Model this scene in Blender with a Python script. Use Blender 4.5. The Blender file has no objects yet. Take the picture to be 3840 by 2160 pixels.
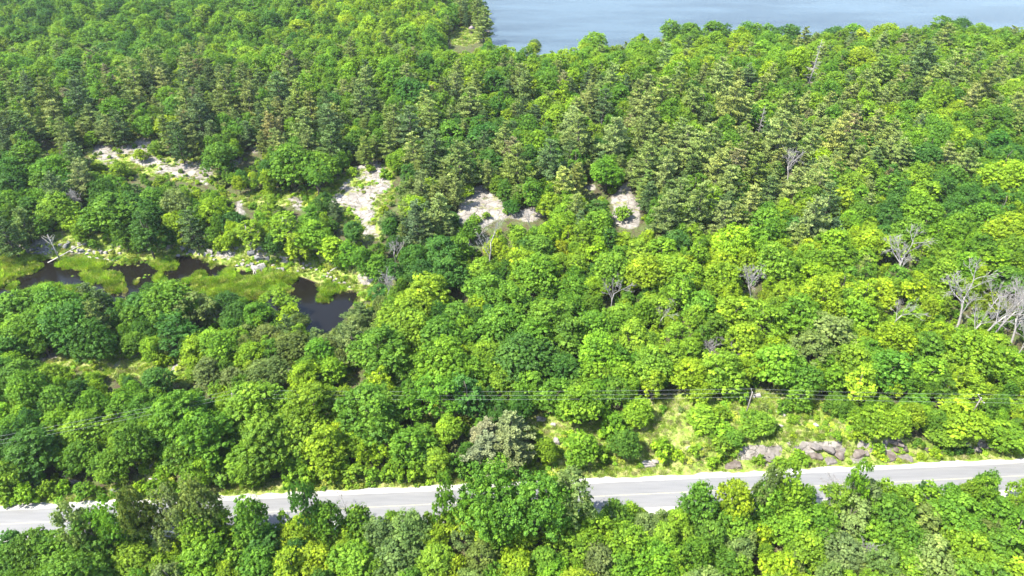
import bpy, bmesh, math, random
import numpy as np
from mathutils import Vector, Matrix

random.seed(7)
RNG = np.random.default_rng(7)
sc = bpy.context.scene
COL = sc.collection
R = math.radians

# ------------------------------------------------------------------ camera, light
HAZE = 0.00006
CAM_H, PITCH, HFOV = 125.0, 38.0, 72.0
cam_d = bpy.data.cameras.new('camera'); cam = bpy.data.objects.new('camera', cam_d); COL.objects.link(cam)
cam.location = (0, 0, CAM_H); cam.rotation_euler = (R(90 - PITCH), 0, 0)
cam_d.sensor_width = 36; cam_d.lens = 18 / math.tan(R(HFOV / 2)); cam_d.clip_end = 9000; cam_d.clip_start = 1
sc.camera = cam
SUN_EL = 57.0
SUN_DIR = Vector((-1.0, -0.42, 0)).normalized() * math.cos(R(SUN_EL)) + Vector((0, 0, math.sin(R(SUN_EL))))
world = bpy.data.worlds.new('World'); sc.world = world; world.use_nodes = True
wn = world.node_tree; bg = wn.nodes['Background']; sky = wn.nodes.new('ShaderNodeTexSky')
sky.sky_type = 'NISHITA'; sky.sun_disc = False; sky.sun_elevation = R(SUN_EL)
sky.sun_rotation = math.atan2(SUN_DIR.x, SUN_DIR.y)
wn.links.new(sky.outputs[0], bg.inputs[0]); bg.inputs[1].default_value = 0.15
sun_d = bpy.data.lights.new('sun', 'SUN'); sun_d.energy = 4.3; sun_d.angle = R(0.53); sun_d.color = (1.0, 0.955, 0.87)
sun = bpy.data.objects.new('sun', sun_d); COL.objects.link(sun)
sun.rotation_euler = SUN_DIR.to_track_quat('Z', 'Y').to_euler(); sun.location = (0, 0, 200)
vs = sc.view_settings; vs.view_transform = 'Standard'; vs.look = 'None'; vs.exposure = 2.0; vs.gamma = 1.0
vs.use_curve_mapping = False
sc.render.engine = 'CYCLES'
cy = sc.cycles
cy.use_denoising = True; cy.max_bounces = 6; cy.diffuse_bounces = 4; cy.glossy_bounces = 2; cy.transmission_bounces = 2
cy.transparent_max_bounces = 4; cy.volume_bounces = 0; cy.caustics_reflective = False; cy.caustics_refractive = False

# ------------------------------------------------------------------ photo <-> place
F = 1288.0 / math.tan(R(HFOV / 2)); SP, CP = math.sin(R(PITCH)), math.cos(R(PITCH))
def project(x, y, z):
    """ground position -> position in a 2576 x 1449 print of the photograph, and distance along the view"""
    dz = z - CAM_H
    d = y * CP - dz * SP
    d = np.maximum(d, 1.0)
    return 1288 + F * x / d, 724.5 - F * (y * SP + dz * CP) / d, d
def ray(u, v):
    a, b = (u - 1288) / F, (724.5 - v) / F
    return np.array([a, CP + b * SP, -SP + b * CP])
def at_z(u, v, z):
    r = ray(u, v); t = (z - CAM_H) / r[2]
    return np.array([r[0] * t, r[1] * t, z])

def smooth(t):
    t = np.clip(t, 0, 1); return t * t * (3 - 2 * t)
_tab = np.random.default_rng(3).random((256, 256)) * 2 - 1
def vnoise(x, y):
    xi, yi = np.floor(x).astype(int), np.floor(y).astype(int); fx, fy = smooth(x - xi), smooth(y - yi)
    g = lambda i, j: _tab[i % 256, j % 256]
    return (g(xi, yi) * (1 - fx) + g(xi + 1, yi) * fx) * (1 - fy) + (g(xi, yi + 1) * (1 - fx) + g(xi + 1, yi + 1) * fx) * fy
def fbm(x, y, n=4):
    s = 0
    for k in range(n): s = s + vnoise(x * 2 ** k + 17 * k, y * 2 ** k + 31 * k) / 2 ** k
    return s
def inpoly(px, py, poly):
    px, py = np.asarray(px, float), np.asarray(py, float)
    c = np.zeros(px.shape, bool); n = len(poly)
    for i in range(n):
        x1, y1 = poly[i]; x2, y2 = poly[(i + 1) % n]
        if y1 == y2: continue
        m = ((y1 > py) != (y2 > py)) & (px < (x2 - x1) * (py - y1) / (y2 - y1) + x1)
        c ^= m
    return c
OFF = [(0, 0), (859, 0), (1717, 0), (0, 483), (859, 483), (1717, 483), (0, 966), (859, 966), (1717, 966)]
def cr(k, pts):
    ox, oy = OFF[k]; return [(ox + p[0] / 3, oy + p[1] / 3) for p in pts]

# areas seen open in the photograph (print coordinates)
LAKE = [(1195, -300), (1212, 0), (1232, 30), (1238, 75), (1238, 112), (1300, 117), (1345, 122), (1420, 122), (1445, 112),
        (1480, 97), (1530, 96), (1570, 96), (1640, 92), (1690, 80), (1760, 68), (1850, 66), (2000, 72), (2045, 76), (2120, 70),
        (2210, 74), (2280, 62), (2350, 49), (2420, 56), (2500, 55), (2576, 62), (3000, 50), (3000, -300)]
COVE = [(1130, 82), (1150, 68), (1200, 64), (1205, 90), (1200, 112), (1140, 118)]
ROCKS = [cr(0, [(690, 1120), (860, 1080), (1000, 1090), (1120, 1030), (1180, 1060), (1130, 1180), (1280, 1210), (1560, 1220), (1620, 1300), (1560, 1410), (1400, 1340), (1280, 1350), (1120, 1300), (1080, 1250), (960, 1230), (820, 1270), (720, 1200)]),
         cr(0, [(1880, 1090), (1960, 1100), (1930, 1160), (1870, 1150)]), cr(0, [(1740, 1200), (1870, 1210), (1860, 1240), (1750, 1240)]),
         cr(0, [(280, 1070), (350, 1040), (430, 1050), (420, 1100), (300, 1110)]),
         [(830, 505), (868, 462), (885, 418), (950, 402), (985, 440), (985, 480), (940, 500), (945, 560), (952, 595), (920, 612), (905, 570), (880, 528)],
         [(1152, 505), (1170, 490), (1198, 478), (1205, 450), (1225, 478), (1262, 500), (1290, 535), (1270, 555), (1238, 575), (1205, 590), (1150, 560)],
         [(1290, 532), (1340, 520), (1370, 545), (1330, 560), (1285, 555)],
         [(1542, 500), (1545, 482), (1568, 472), (1575, 455), (1592, 468), (1590, 492), (1616, 515), (1606, 580), (1570, 580), (1548, 565), (1540, 520)],
         [(1458, 470), (1482, 459), (1508, 464), (1505, 482), (1470, 480)],
         cr(3, [(1790, 40), (1850, 80), (1830, 200), (1790, 160)]), cr(3, [(2160, 50), (2280, 40), (2300, 180), (2210, 120)]), cr(3, [(2470, 70), (2576, 40), (2576, 110), (2490, 110)]),
         cr(3, [(270, 1240), (440, 1215), (420, 1280), (290, 1285)]), cr(3, [(800, 1320), (1060, 1240), (1060, 1280), (850, 1340)]),
         cr(3, [(1270, 1330), (1350, 1290), (1390, 1320), (1330, 1370)]), cr(3, [(2100, 1330), (2230, 1330), (2240, 1390), (2140, 1420)]),
         cr(4, [(890, 740), (960, 790), (960, 830), (880, 830)])]
GRASS = [cr(0, [(640, 1110), (860, 1070), (1180, 1020), (1230, 1180), (1600, 1210), (1640, 1400), (1080, 1330), (700, 1260)]),
         [(800, 480), (870, 440), (990, 400), (990, 490), (960, 540), (955, 610), (880, 600), (840, 520), (620, 520), (560, 490)],
         cr(3, [(230, 1230), (700, 1230), (1050, 1230), (1300, 1230), (1400, 1260), (1440, 1449), (820, 1390), (560, 1330), (240, 1290)]),
         cr(3, [(1450, 950), (1620, 940), (1660, 1000), (1480, 1000)]),
         cr(3, [(2090, 1320), (2300, 1320), (2576, 1330), (2650, 1330), (2650, 1430), (2120, 1430)]),
         cr(3, [(200, 400), (420, 310), (600, 330), (900, 370), (1160, 480), (1150, 540), (900, 520), (500, 500), (200, 470)]),
         cr(3, [(1360, 430), (1700, 430), (1900, 540), (2200, 530), (2450, 560), (2640, 640), (2800, 660), (2790, 800), (2700, 860), (2500, 720), (2240, 640), (1900, 600), (1640, 560), (1400, 500)]),
         [(1035, 1035), (1180, 1045), (1180, 1090), (1060, 1085)],
         [(1330, 1035), (1420, 1035), (1480, 1060), (1640, 1015), (1720, 985), (1850, 978), (2000, 980), (2140, 1010), (2150, 1060), (2300, 1110), (2470, 1110), (2576, 1120), (2576, 1150), (2000, 1182), (1717, 1195), (1440, 1206), (1380, 1190), (1400, 1120), (1335, 1090)],
         cr(6, [(1010, 560), (1100, 540), (1250, 600), (1300, 740), (1120, 740)]), COVE]
BASIN = cr(3, [(-500, 470), (0, 480), (90, 470), (180, 480), (300, 500), (480, 510), (640, 530), (800, 540), (1000, 535), (1150, 520), (1280, 540), (1330, 490), (1460, 485), (1560, 530), (1700, 560), (1760, 590), (1900, 610), (1960, 590), (2180, 620), (2380, 680), (2440, 700), (2590, 740), (2690, 740), (2720, 800), (2640, 850), (2610, 960), (2570, 1000), (2460, 1060), (2330, 1050), (2150, 1030), (1950, 900), (1700, 880), (1400, 830), (1100, 840), (900, 850), (600, 830), (300, 850), (60, 960), (-500, 1000)])
ISLETS = [cr(3, [(-500, 500), (60, 480), (150, 490), (170, 560), (150, 640), (130, 730), (-20, 740), (-500, 740)]),
          cr(3, [(120, 470), (330, 505), (360, 560), (250, 620), (170, 600), (200, 540)]),
          cr(3, [(370, 590), (430, 540), (640, 540), (620, 580), (460, 600)]), cr(3, [(480, 500), (640, 520), (790, 530), (870, 570), (640, 590), (480, 560)]),
          cr(3, [(320, 620), (400, 610), (450, 640), (380, 665), (330, 650)]), cr(3, [(560, 620), (700, 600), (900, 610), (930, 640), (850, 680), (700, 700), (560, 660)]),
          cr(3, [(770, 700), (920, 680), (930, 710), (860, 760), (780, 740)]), cr(3, [(880, 730), (960, 720), (960, 750), (890, 770)]),
          cr(3, [(965, 690), (1040, 640), (1090, 650), (1060, 700), (970, 715)]), cr(3, [(1050, 610), (1140, 610), (1130, 640), (1060, 635)]),
          cr(3, [(1140, 660), (1200, 620), (1280, 650), (1270, 690), (1180, 700)]), cr(3, [(1130, 540), (1290, 520), (1340, 550), (1260, 600), (1150, 570)]),
          cr(3, [(870, 520), (1060, 530), (1060, 560), (900, 555)]),
          cr(3, [(130, 745), (250, 735), (340, 700), (440, 700), (560, 710), (700, 720), (640, 800), (300, 830), (180, 780)]),
          cr(3, [(1300, 690), (1450, 650), (1480, 600), (1520, 600), (1620, 660), (1640, 590), (1730, 590), (1780, 640), (1950, 650), (1990, 600), (2200, 620), (2240, 670), (2165, 690), (2180, 760), (2000, 800), (1940, 830), (1850, 840), (1780, 805), (1600, 800), (1450, 850), (1200, 850), (1100, 800), (1200, 720)]),
          cr(3, [(2400, 700), (2600, 700), (2640, 740), (2560, 750), (2490, 790), (2500, 845), (2450, 855), (2385, 820), (2380, 780), (2430, 745)]),
          cr(3, [(1560, 550), (1620, 550), (1610, 575), (1560, 570)])]
WATERVIS = [cr(3, [(1290, 560), (1340, 500), (1560, 540), (1640, 620), (1480, 600), (1430, 660), (1300, 670)]),
            cr(3, [(2170, 690), (2400, 700), (2400, 850), (2560, 850), (2576, 960), (2460, 1040), (2340, 1030), (2270, 900), (2190, 790)]),
            cr(3, [(160, 600), (560, 600), (930, 560), (1280, 560), (1290, 680), (930, 680), (560, 700), (330, 715), (230, 680)])]
MARSHVIS = [cr(3, [(0, 480), (600, 500), (1280, 540), (1300, 560), (1900, 620), (2170, 690), (2180, 740), (1700, 770), (1400, 680), (980, 680), (950, 760), (860, 760), (780, 720), (540, 720), (330, 740), (150, 760), (0, 720)])]
# rock and road
ROADC = [(-900, 1358), (-500, 1341), (0, 1319), (213, 1310), (600, 1291), (959, 1274), (1159, 1265), (1502, 1249), (1717, 1239), (2234, 1213), (2500, 1201), (2900, 1181), (3400, 1157)]
rc = np.array([at_z(u, v, 0.0)[:2] for u, v in ROADC])
_rx = np.linspace(rc[0, 0], rc[-1, 0], 240); _pf = np.polyfit(rc[:, 0], rc[:, 1], 3); _ry = np.polyval(_pf, _rx)
def road_y(x): return np.polyval(_pf, np.clip(x, rc[0, 0] - 100, rc[-1, 0] + 100))
ROADW, SHO = 3.25, 5.0
ROADVIS = [[(-200, 1290), (0, 1280), (440, 1250), (440, 1262), (300, 1290), (225, 1300), (205, 1352), (0, 1345), (-200, 1352)],
           [(690, 1243), (1205, 1217), (1170, 1262), (1130, 1240), (1100, 1290), (950, 1290), (900, 1270), (800, 1250), (790, 1290), (700, 1290)],
           [(1440, 1208), (1717, 1196), (2050, 1180), (2576, 1152), (2576, 1195), (2400, 1200), (2200, 1210), (2080, 1195), (1920, 1190), (1800, 1215), (1717, 1240), (1710, 1275), (1620, 1275), (1520, 1270), (1500, 1240)]]

# ------------------------------------------------------------------ terrain heights
def axis(parts):
    a = []
    for lo, hi, st in parts: a.append(np.arange(lo, hi, st))
    return np.concatenate(a + [np.array([parts[-1][1]], float)])
XS = axis([(-3400, -420, 180), (-420, -190, 2.6), (-190, 190, 0.85), (190, 420, 2.6), (420, 3400, 180)])
YS = axis([(-200, 30, 20), (30, 60, 2), (60, 240, 0.8), (240, 520, 2.0), (520, 4200, 160)])
GX, GY = np.meshgrid(XS, YS)
LAKE_Z, POND_Z = -9.0, -0.9
_cl = np.array([at_z(u, v, 0.0)[:2] for u, v in cr(3, [(-900, 480), (0, 470), (180, 470), (300, 490), (700, 495), (1000, 480), (1250, 470), (1330, 460), (1500, 470), (1750, 520), (1900, 545), (2200, 550), (2400, 560), (2600, 640), (2760, 720)])])
def yc(x): return np.interp(x, _cl[:, 0], _cl[:, 1])
XR = _cl[-1, 0]
_shore = []
for u, v in [(1230, 112), (1420, 118), (1480, 98), (1640, 92), (1720, 78), (1850, 68), (2050, 74), (2200, 72), (2350, 52), (2576, 60), (3000, 58)]:
    dep = R(PITCH) + math.atan((v - 724.5) / F); T = (CAM_H - 4.0) / math.tan(dep); _shore.append(((u - 1288) / F * (T * CP + 120 * SP), T + 5))
_shore = np.array(_shore)
def lake_s(x, y):
    a = y - np.interp(x, _shore[:, 0], _shore[:, 1]) + 3 * vnoise(x / 9, y / 9)
    b = x - np.interp(y, [340, 380, 473, 600, 4200], [-9, -11, -20, -60, -900]) + 2 * vnoise(x / 7 + 5, y / 7)
    return np.minimum(a, b)
def raw_height(x, y):
    h = 1.3 * vnoise(x / 42 + 3, y / 42) + 0.5 * vnoise(x / 13, y / 13) + 0.12 * vnoise(x / 3.1, y / 3.1)
    left = smooth((y - yc(x)) / 7.0 - 0.1) * 3.2 + np.clip((y - yc(x) - 6) * 0.055, 0, 5)
    right = smooth((y - 125) / 70.0) * 6.5
    wr = smooth((x - (XR - 6)) / 16)
    P = left * (1 - wr) + right * wr
    d = y - road_y(x)
    A = smooth((x - 2) / 45)
    P = np.maximum(P, 0) + A * 2.5 * smooth((d - 7.0) / (5.5 - 2.5 * smooth((x - 30) / 20))) * (1 - smooth((d - 40) / 40))
    P = P - 2.0 * smooth((-d - 9) / 14)
    t = smooth((y - 296) / 46)
    land = (h + P) * (1 - t) + (-7.4 + 0.5 * h) * t
    s = lake_s(x, y)
    land = land * (1 - smooth(s / 7 + 0.35)) + (-13.0) * smooth(s / 7 + 0.35)
    # road bed and its ditch
    k = 1 - smooth((np.abs(d) - 5.6) / 5.0)
    land = land * (1 - k) + (-0.30) * k
    return land
H0 = raw_height(GX, GY)
u0, v0, _ = project(GX, GY, np.full_like(GX, POND_Z))
jit = 7 * vnoise(GX / 1.9, GY / 1.9) + 4 * vnoise(GX / .8, GY / .8)
basin = inpoly(u0, v0 + jit * .5, BASIN).astype(float); isl = np.zeros_like(basin)
for p in ISLETS: isl = np.maximum(isl, inpoly(u0 + jit, v0 + jit * .5, p).astype(float))
def blur(a, n=1):
    for _ in range(n):
        a = (np.roll(a, 1, 0) + np.roll(a, -1, 0) + a) / 3; a = (np.roll(a, 1, 1) + np.roll(a, -1, 1) + a) / 3
    return a
nearpond = blur(inpoly(u0, v0, cr(3, [(-900, 380), (2900, 420), (2900, 1200), (-900, 1250)])).astype(float), 10)
basin_b, isl_b = blur(basin, 2), blur(isl * (np.abs(vnoise(GX / 4.6, GY / 2.8) + .3 * vnoise(GX / 1.6, GY / 1.2)) > .13), 1)
flat = POND_Z + 0.55 + 0.25 * vnoise(GX / 5, GY / 5)
cliffk = smooth((GY - yc(GX)) / 3.0)
H1 = H0 * (1 - nearpond * (1 - cliffk)) + flat * nearpond * (1 - cliffk)
bed = POND_Z - 0.7 + (1.05 + 0.45 * vnoise(GX / 3.1, GY / 2.1) + .25 * vnoise(GX / 1.3, GY / 1.3)) * isl_b
H1 = H1 * (1 - basin_b) + bed * basin_b
UU, VV, DD = project(GX, GY, H1)
rockm = np.zeros_like(H1); grassm = np.zeros_like(H1)
wob = 9 * vnoise(GX / 2.6, GY / 2.6) + 5 * vnoise(GX / 1.0, GY / 1.0)
for p in ROCKS: rockm = np.maximum(rockm, inpoly(UU + wob, VV + wob * .7, p))
for p in GRASS: grassm = np.maximum(grassm, inpoly(UU + wob, VV + wob * .7, p))
rockm = rockm * (GY > 100) * ((fbm(GX / 4.2 + 7, GY / 4.2) > np.where((UU < 700) & (VV < 480), -.12, -.6)) | (fbm(GX / 1.7, GY / 1.7) > .2))
rock_b = blur(rockm.astype(float), 2)
H1 = H1 + rock_b * (0.5 + 0.35 * np.abs(vnoise(GX / 3.2, GY / 3.2))) * (GY > 110)
gy_, gx_ = np.gradient(H1, YS, XS); slope = np.hypot(gx_, gy_)
dr = GY - road_y(GX)
verge = smooth((9.5 - np.abs(dr)) / 1.5)
cutrock = smooth((slope - 0.35) / 0.3) * smooth((fbm(GX / 3.0 + 9, GY / 1.6) - .12) / .3) * ((dr > 0) & (dr < 16) & (GX > 20))
pondrock = smooth((slope - 0.30) / 0.25) * smooth((fbm(GX / 4.5 + 3, GY / 2.5) - .02) / .3) * (np.abs(GY - yc(GX) - 2.5) < 8) * (GX < XR + 4) * (1 - basin_b)
rock_f = np.clip(np.maximum(rock_b, np.maximum(cutrock, pondrock)), 0, 1)
bank = smooth((np.abs(GY - yc(GX) - 2.5) < 7).astype(float)) * (GX < XR + 6) * (1 - basin_b)
grass_f = np.clip(.75 * bank + blur(grassm.astype(float), 1) + verge, 0, 1)
marsh_f = np.clip(basin_b * isl_b * 1.2, 0, 1)
mud_f = np.clip(basin_b * (1 - isl_b) * 1.3, 0, 1)
def bil(A, x, y):
    x, y = np.atleast_1d(np.asarray(x, float)), np.atleast_1d(np.asarray(y, float))
    i = np.clip(np.searchsorted(XS, x) - 1, 0, len(XS) - 2); j = np.clip(np.searchsorted(YS, y) - 1, 0, len(YS) - 2)
    fx = np.clip((x - XS[i]) / (XS[i + 1] - XS[i]), 0, 1); fy = np.clip((y - YS[j]) / (YS[j + 1] - YS[j]), 0, 1)
    return (A[j, i] * (1 - fx) + A[j, i + 1] * fx) * (1 - fy) + (A[j + 1, i] * (1 - fx) + A[j + 1, i + 1] * fx) * fy
def gz(x, y): return float(bil(H1, x, y)[0])
def at(u, v, up=0.0):
    """point standing `up` metres above the ground that the photograph shows at u, v"""
    z = 0.0
    for _ in range(14):
        p = at_z(u, v, z + up); z = 0.5 * z + 0.5 * gz(p[0], p[1])
    return np.array([p[0], p[1], gz(p[0], p[1])])

# ------------------------------------------------------------------ mesh helpers
def mesh_np(name, V, faces, mat=None, attrs=None, smooth_=False):
    """V (n,3); faces: list of int arrays (m,k)"""
    me = bpy.data.meshes.new(name)
    faces = [np.asarray(f, np.int32) for f in faces if len(f)]
    V = np.asarray(V, np.float32)
    me.vertices.add(len(V)); me.vertices.foreach_set('co', V.ravel())
    nl = sum(f.size for f in faces); npoly = sum(len(f) for f in faces)
    me.loops.add(nl); me.loops.foreach_set('vertex_index', np.concatenate([f.ravel() for f in faces]))
    me.polygons.add(npoly)
    tot = np.concatenate([np.full(len(f), f.shape[1], np.int32) for f in faces])
    me.polygons.foreach_set('loop_start', np.concatenate([[0], np.cumsum(tot)[:-1]]).astype(np.int32))
    me.update(calc_edges=True)
    if smooth_: me.polygons.foreach_set('use_smooth', np.ones(npoly, bool))
    for k, (ty, arr) in (attrs or {}).items():
        a = me.attributes.new(k, ty, 'POINT')
        a.data.foreach_set('value' if ty == 'FLOAT' else ('color' if ty == 'FLOAT_COLOR' else 'vector'), np.asarray(arr, np.float32).ravel())
    if mat is not None:
        for m in (mat if isinstance(mat, list) else [mat]): me.materials.append(m)
    return me
def link(name, data, parent=None, loc=(0, 0, 0), rz=0, scale=None):
    o = bpy.data.objects.new(name, data); COL.objects.link(o); o.location = loc; o.rotation_euler = (0, 0, rz)
    if scale is not None: o.scale = scale
    if parent: o.parent = parent
    return o
def tag(o, label=None, cat=None, group=None, kind=None):
    if label: o['label'] = label
    if cat: o['category'] = cat
    if group: o['group'] = group
    if kind: o['kind'] = kind
    return o
class MB:
    def __init__(s): s.V = []; s.F = {3: [], 4: []}; s.n = 0; s.tag = []
    def add(s, V, Fq, t=0.0):
        V = np.asarray(V, float); Fq = np.asarray(Fq, int)
        s.V.append(V); s.F[Fq.shape[1]].append(Fq + s.n); s.n += len(V); s.tag.append(np.full(len(V), t))
    def tube(s, pts, rad, k=5, cap=True, t=0.0):
        pts = np.asarray(pts, float); n = len(pts); rad = np.broadcast_to(rad, (n,)).astype(float)
        T = np.gradient(pts, axis=0); T /= np.linalg.norm(T, axis=1)[:, None] + 1e-9
        ref = np.array([0, 0, 1.0]) if abs(T[0][2]) < 0.8 else np.array([1.0, 0, 0])
        A = np.cross(T, ref); A /= np.linalg.norm(A, axis=1)[:, None] + 1e-9; B = np.cross(T, A)
        th = np.arange(k) * 2 * math.pi / k
        ring = pts[:, None] + rad[:, None, None] * (np.cos(th)[None, :, None] * A[:, None] + np.sin(th)[None, :, None] * B[:, None])
        V = ring.reshape(-1, 3); i = np.arange(n - 1)[:, None] * k; j = np.arange(k)[None]; j2 = (j + 1) % k
        Fq = np.stack([i + j, i + j2, i + k + j2, i + k + j], -1).reshape(-1, 4)
        s.add(V, Fq, t)
        if cap:
            s.V.append(pts[[0, -1]]); c0, c1 = s.n, s.n + 1; b = s.n - n * k; s.n += 2; s.tag.append(np.full(2, t))
            jj = np.arange(k); j2 = (jj + 1) % k
            s.F[3].append(np.stack([np.full(k, c0), b + j2, b + jj], -1)); e = b + (n - 1) * k
            s.F[3].append(np.stack([np.full(k, c1), e + jj, e + j2], -1))
    def box(s, c, d, rz=0.0, t=0.0):
        v = np.array([[x, y, z] for z in (-.5, .5) for y in (-.5, .5) for x in (-.5, .5)]) * np.array(d)
        ca, sa = math.cos(rz), math.sin(rz); v = v @ np.array([[ca, sa, 0], [-sa, ca, 0], [0, 0, 1]]) + np.array(c)
        s.add(v, [[0, 2, 3, 1], [4, 5, 7, 6], [0, 1, 5, 4], [2, 6, 7, 3], [0, 4, 6, 2], [1, 3, 7, 5]], t)
    def mesh(s, name, mat, sm=False):
        V = np.concatenate(s.V); fs = [np.concatenate(f) for f in s.F.values() if f]
        return mesh_np(name, V, fs, mat, {'lf': ('FLOAT', np.concatenate(s.tag))}, sm)

# ------------------------------------------------------------------ materials
def mat(name):
    m = bpy.data.materials.new(name); m.use_nodes = True; nt = m.node_tree; nt.nodes.clear()
    out = nt.nodes.new('ShaderNodeOutputMaterial'); return m, nt, out
def N(nt, ty, **kw):
    n = nt.nodes.new(ty)
    for k, v in kw.items():
        if k.startswith('i_'): n.inputs[k[2:].replace('_', ' ')].default_value = v
        else: setattr(n, k, v)
    return n
def noise(nt, scale, detail=4, rough=.55, coord=None, dist=0.0):
    n = nt.nodes.new('ShaderNodeTexNoise'); n.inputs['Scale'].default_value = scale; n.inputs['Detail'].default_value = detail
    n.inputs['Roughness'].default_value = rough; n.inputs['Distortion'].default_value = dist
    if coord is not None: nt.links.new(coord, n.inputs['Vector'])
    return n
def ramp(nt, fac, stops):
    n = nt.nodes.new('ShaderNodeValToRGB'); cr_ = n.color_ramp
    while len(cr_.elements) < len(stops): cr_.elements.new(0.5)
    for e, (p, c) in zip(cr_.elements, stops): e.position = p; e.color = (*c, 1) if len(c) == 3 else c
    nt.links.new(fac, n.inputs[0]); return n.outputs[0]
def mix(nt, fac, a, b, ty='MIX'):
    n = nt.nodes.new('ShaderNodeMix'); n.data_type = 'RGBA'; n.blend_type = ty
    for s, v in ((n.inputs[0], fac), (n.inputs[6], a), (n.inputs[7], b)):
        if isinstance(v, bpy.types.NodeSocket): nt.links.new(v, s)
        else: s.default_value = v if isinstance(v, (int, float)) else (*v, 1)
    return n.outputs[2]
def math_(nt, op, a, b=0.0, clamp=False):
    n = nt.nodes.new('ShaderNodeMath'); n.operation = op; n.use_clamp = clamp
    for s, v in ((n.inputs[0], a), (n.inputs[1], b)):
        if isinstance(v, bpy.types.NodeSocket): nt.links.new(v, s)
        else: s.default_value = v
    return n.outputs[0]
def attr(nt, name, ty='GEOMETRY'):
    n = nt.nodes.new('ShaderNodeAttribute'); n.attribute_name = name; n.attribute_type = ty; return n

def leaf_material(name, instanced, trans=0.46, needle=False):
    m, nt, out = mat(name)
    if instanced: base = attr(nt, 'tone', 'INSTANCER').outputs['Color']
    else: base = nt.nodes.new('ShaderNodeObjectInfo').outputs['Color']
    lf = attr(nt, 'lf').outputs['Fac']                       # per bough and per leaf variation
    hsv = N(nt, 'ShaderNodeHueSaturation')
    nt.links.new(base, hsv.inputs['Color'])
    nt.links.new(math_(nt, 'MULTIPLY_ADD', lf, 0.022), hsv.inputs['Hue']); hsv.inputs['Hue'].default_value = .5
    hm = math_(nt, 'SUBTRACT', 0.5, math_(nt, 'MULTIPLY', lf, 0.010)); nt.links.new(hm, hsv.inputs['Hue'])
    nt.links.new(math_(nt, 'ADD', 1.0, math_(nt, 'MULTIPLY', lf, 0.30)), hsv.inputs['Value'])
    p = N(nt, 'ShaderNodeBsdfPrincipled'); nt.links.new(hsv.outputs[0], p.inputs['Base Color'])
    p.inputs['Roughness'].default_value = 0.55; p.inputs['Specular IOR Level'].default_value = 0.22
    tr = N(nt, 'ShaderNodeBsdfTranslucent'); nt.links.new(mix(nt, 1.0, hsv.outputs[0], (1.25, 1.15, .55) if not needle else (1, 1, .8), 'MULTIPLY'), tr.inputs[0])
    mx = N(nt, 'ShaderNodeMixShader'); mx.inputs[0].default_value = trans
    nt.links.new(p.outputs[0], mx.inputs[1]); nt.links.new(tr.outputs[0], mx.inputs[2]); nt.links.new(mx.outputs[0], out.inputs[0])
    return m
M = {}
M['leaf'] = leaf_material('leaf', False); M['leaf_i'] = leaf_material('leaf_wood', True)
M['needle'] = leaf_material('needle', False, .30, True); M['needle_i'] = leaf_material('needle_wood', True, .30, True)
M['grassblade'] = leaf_material('grass_blade', True, .35)

def simple(name, stops, scale, rough=.85, bump=0.0, bscale=None, spec=.3, coordtype='Object'):
    m, nt, out = mat(name)
    tc = nt.nodes.new('ShaderNodeNewGeometry').outputs['Position'] if 'rock' in name or 'granite' in name else N(nt, 'ShaderNodeTexCoord').outputs[coordtype]
    c = ramp(nt, noise(nt, scale, 6, .6, tc).outputs[0], stops)
    p = N(nt, 'ShaderNodeBsdfPrincipled'); nt.links.new(c, p.inputs['Base Color']); p.inputs['Roughness'].default_value = rough
    p.inputs['Specular IOR Level'].default_value = spec
    if bump:
        b = N(nt, 'ShaderNodeBump'); b.inputs['Strength'].default_value = bump; b.inputs['Distance'].default_value = .1
        nt.links.new(noise(nt, bscale or scale * 3, 6, .6, tc).outputs[0], b.inputs['Height']); nt.links.new(b.outputs[0], p.inputs['Normal'])
    nt.links.new(p.outputs[0], out.inputs[0]); return m
M['bark'] = simple('bark', [(.3, (.055, .045, .035)), (.7, (.13, .11, .09))], 6, .95, .5)
M['palebark'] = simple('pale_bark', [(.3, (.16, .14, .12)), (.7, (.34, .31, .27))], 5, .9, .3)
M['deadwood'] = simple('dead_wood', [(.3, (.17, .16, .15)), (.7, (.29, .27, .25))], 4, .9, .3)
M['deaddark'] = simple('dead_dark_wood', [(.3, (.13, .11, .10)), (.7, (.27, .24, .21))], 4, .9, .3)
M['log'] = simple('bleached_log', [(.3, (.24, .22, .19)), (.7, (.40, .375, .33))], 3, .85, .3)
M['pole'] = simple('pole_wood', [(.3, (.10, .085, .07)), (.7, (.2, .18, .15))], 3, .9, .3)
M['wire'] = simple('wire', [(.3, (.22, .23, .23)), (.7, (.27, .27, .28))], 3, .35, 0, None, .8)
M['ceramic'] = simple('insulator', [(.3, (.4, .4, .42)), (.7, (.5, .5, .5))], 3, .3)
M['rockpale'] = simple('pale_granite', [(.25, (.10, .09, .08)), (.45, (.20, .182, .165)), (.7, (.30, .278, .25))], .9, .92, .6, 3, .2)
M['rockgrey'] = simple('grey_rock', [(.25, (.06, .06, .06)), (.5, (.13, .13, .127)), (.75, (.20, .197, .19))], 1.1, .92, .6, 3, .2)
M['rockwarm'] = simple('warm_grey_rock', [(.25, (.060, .052, .045)), (.45, (.118, .104, .092)), (.7, (.18, .163, .146))], .9, .92, .7, 3, .2)
M['rockred'] = simple('reddish_rock', [(.25, (.045, .034, .028)), (.45, (.090, .073, .061)), (.62, (.140, .118, .103)), (.8, (.20, .178, .158))], .8, .92, .7, 3, .2)
M['roofing'] = simple('shingle_roof', [(.3, (.16, .13, .13)), (.7, (.25, .21, .2))], 5, .9, .2)
M['darkwood'] = simple('dark_wood', [(.3, (.03, .025, .02)), (.7, (.06, .05, .04))], 5, .9, .2)

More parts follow.
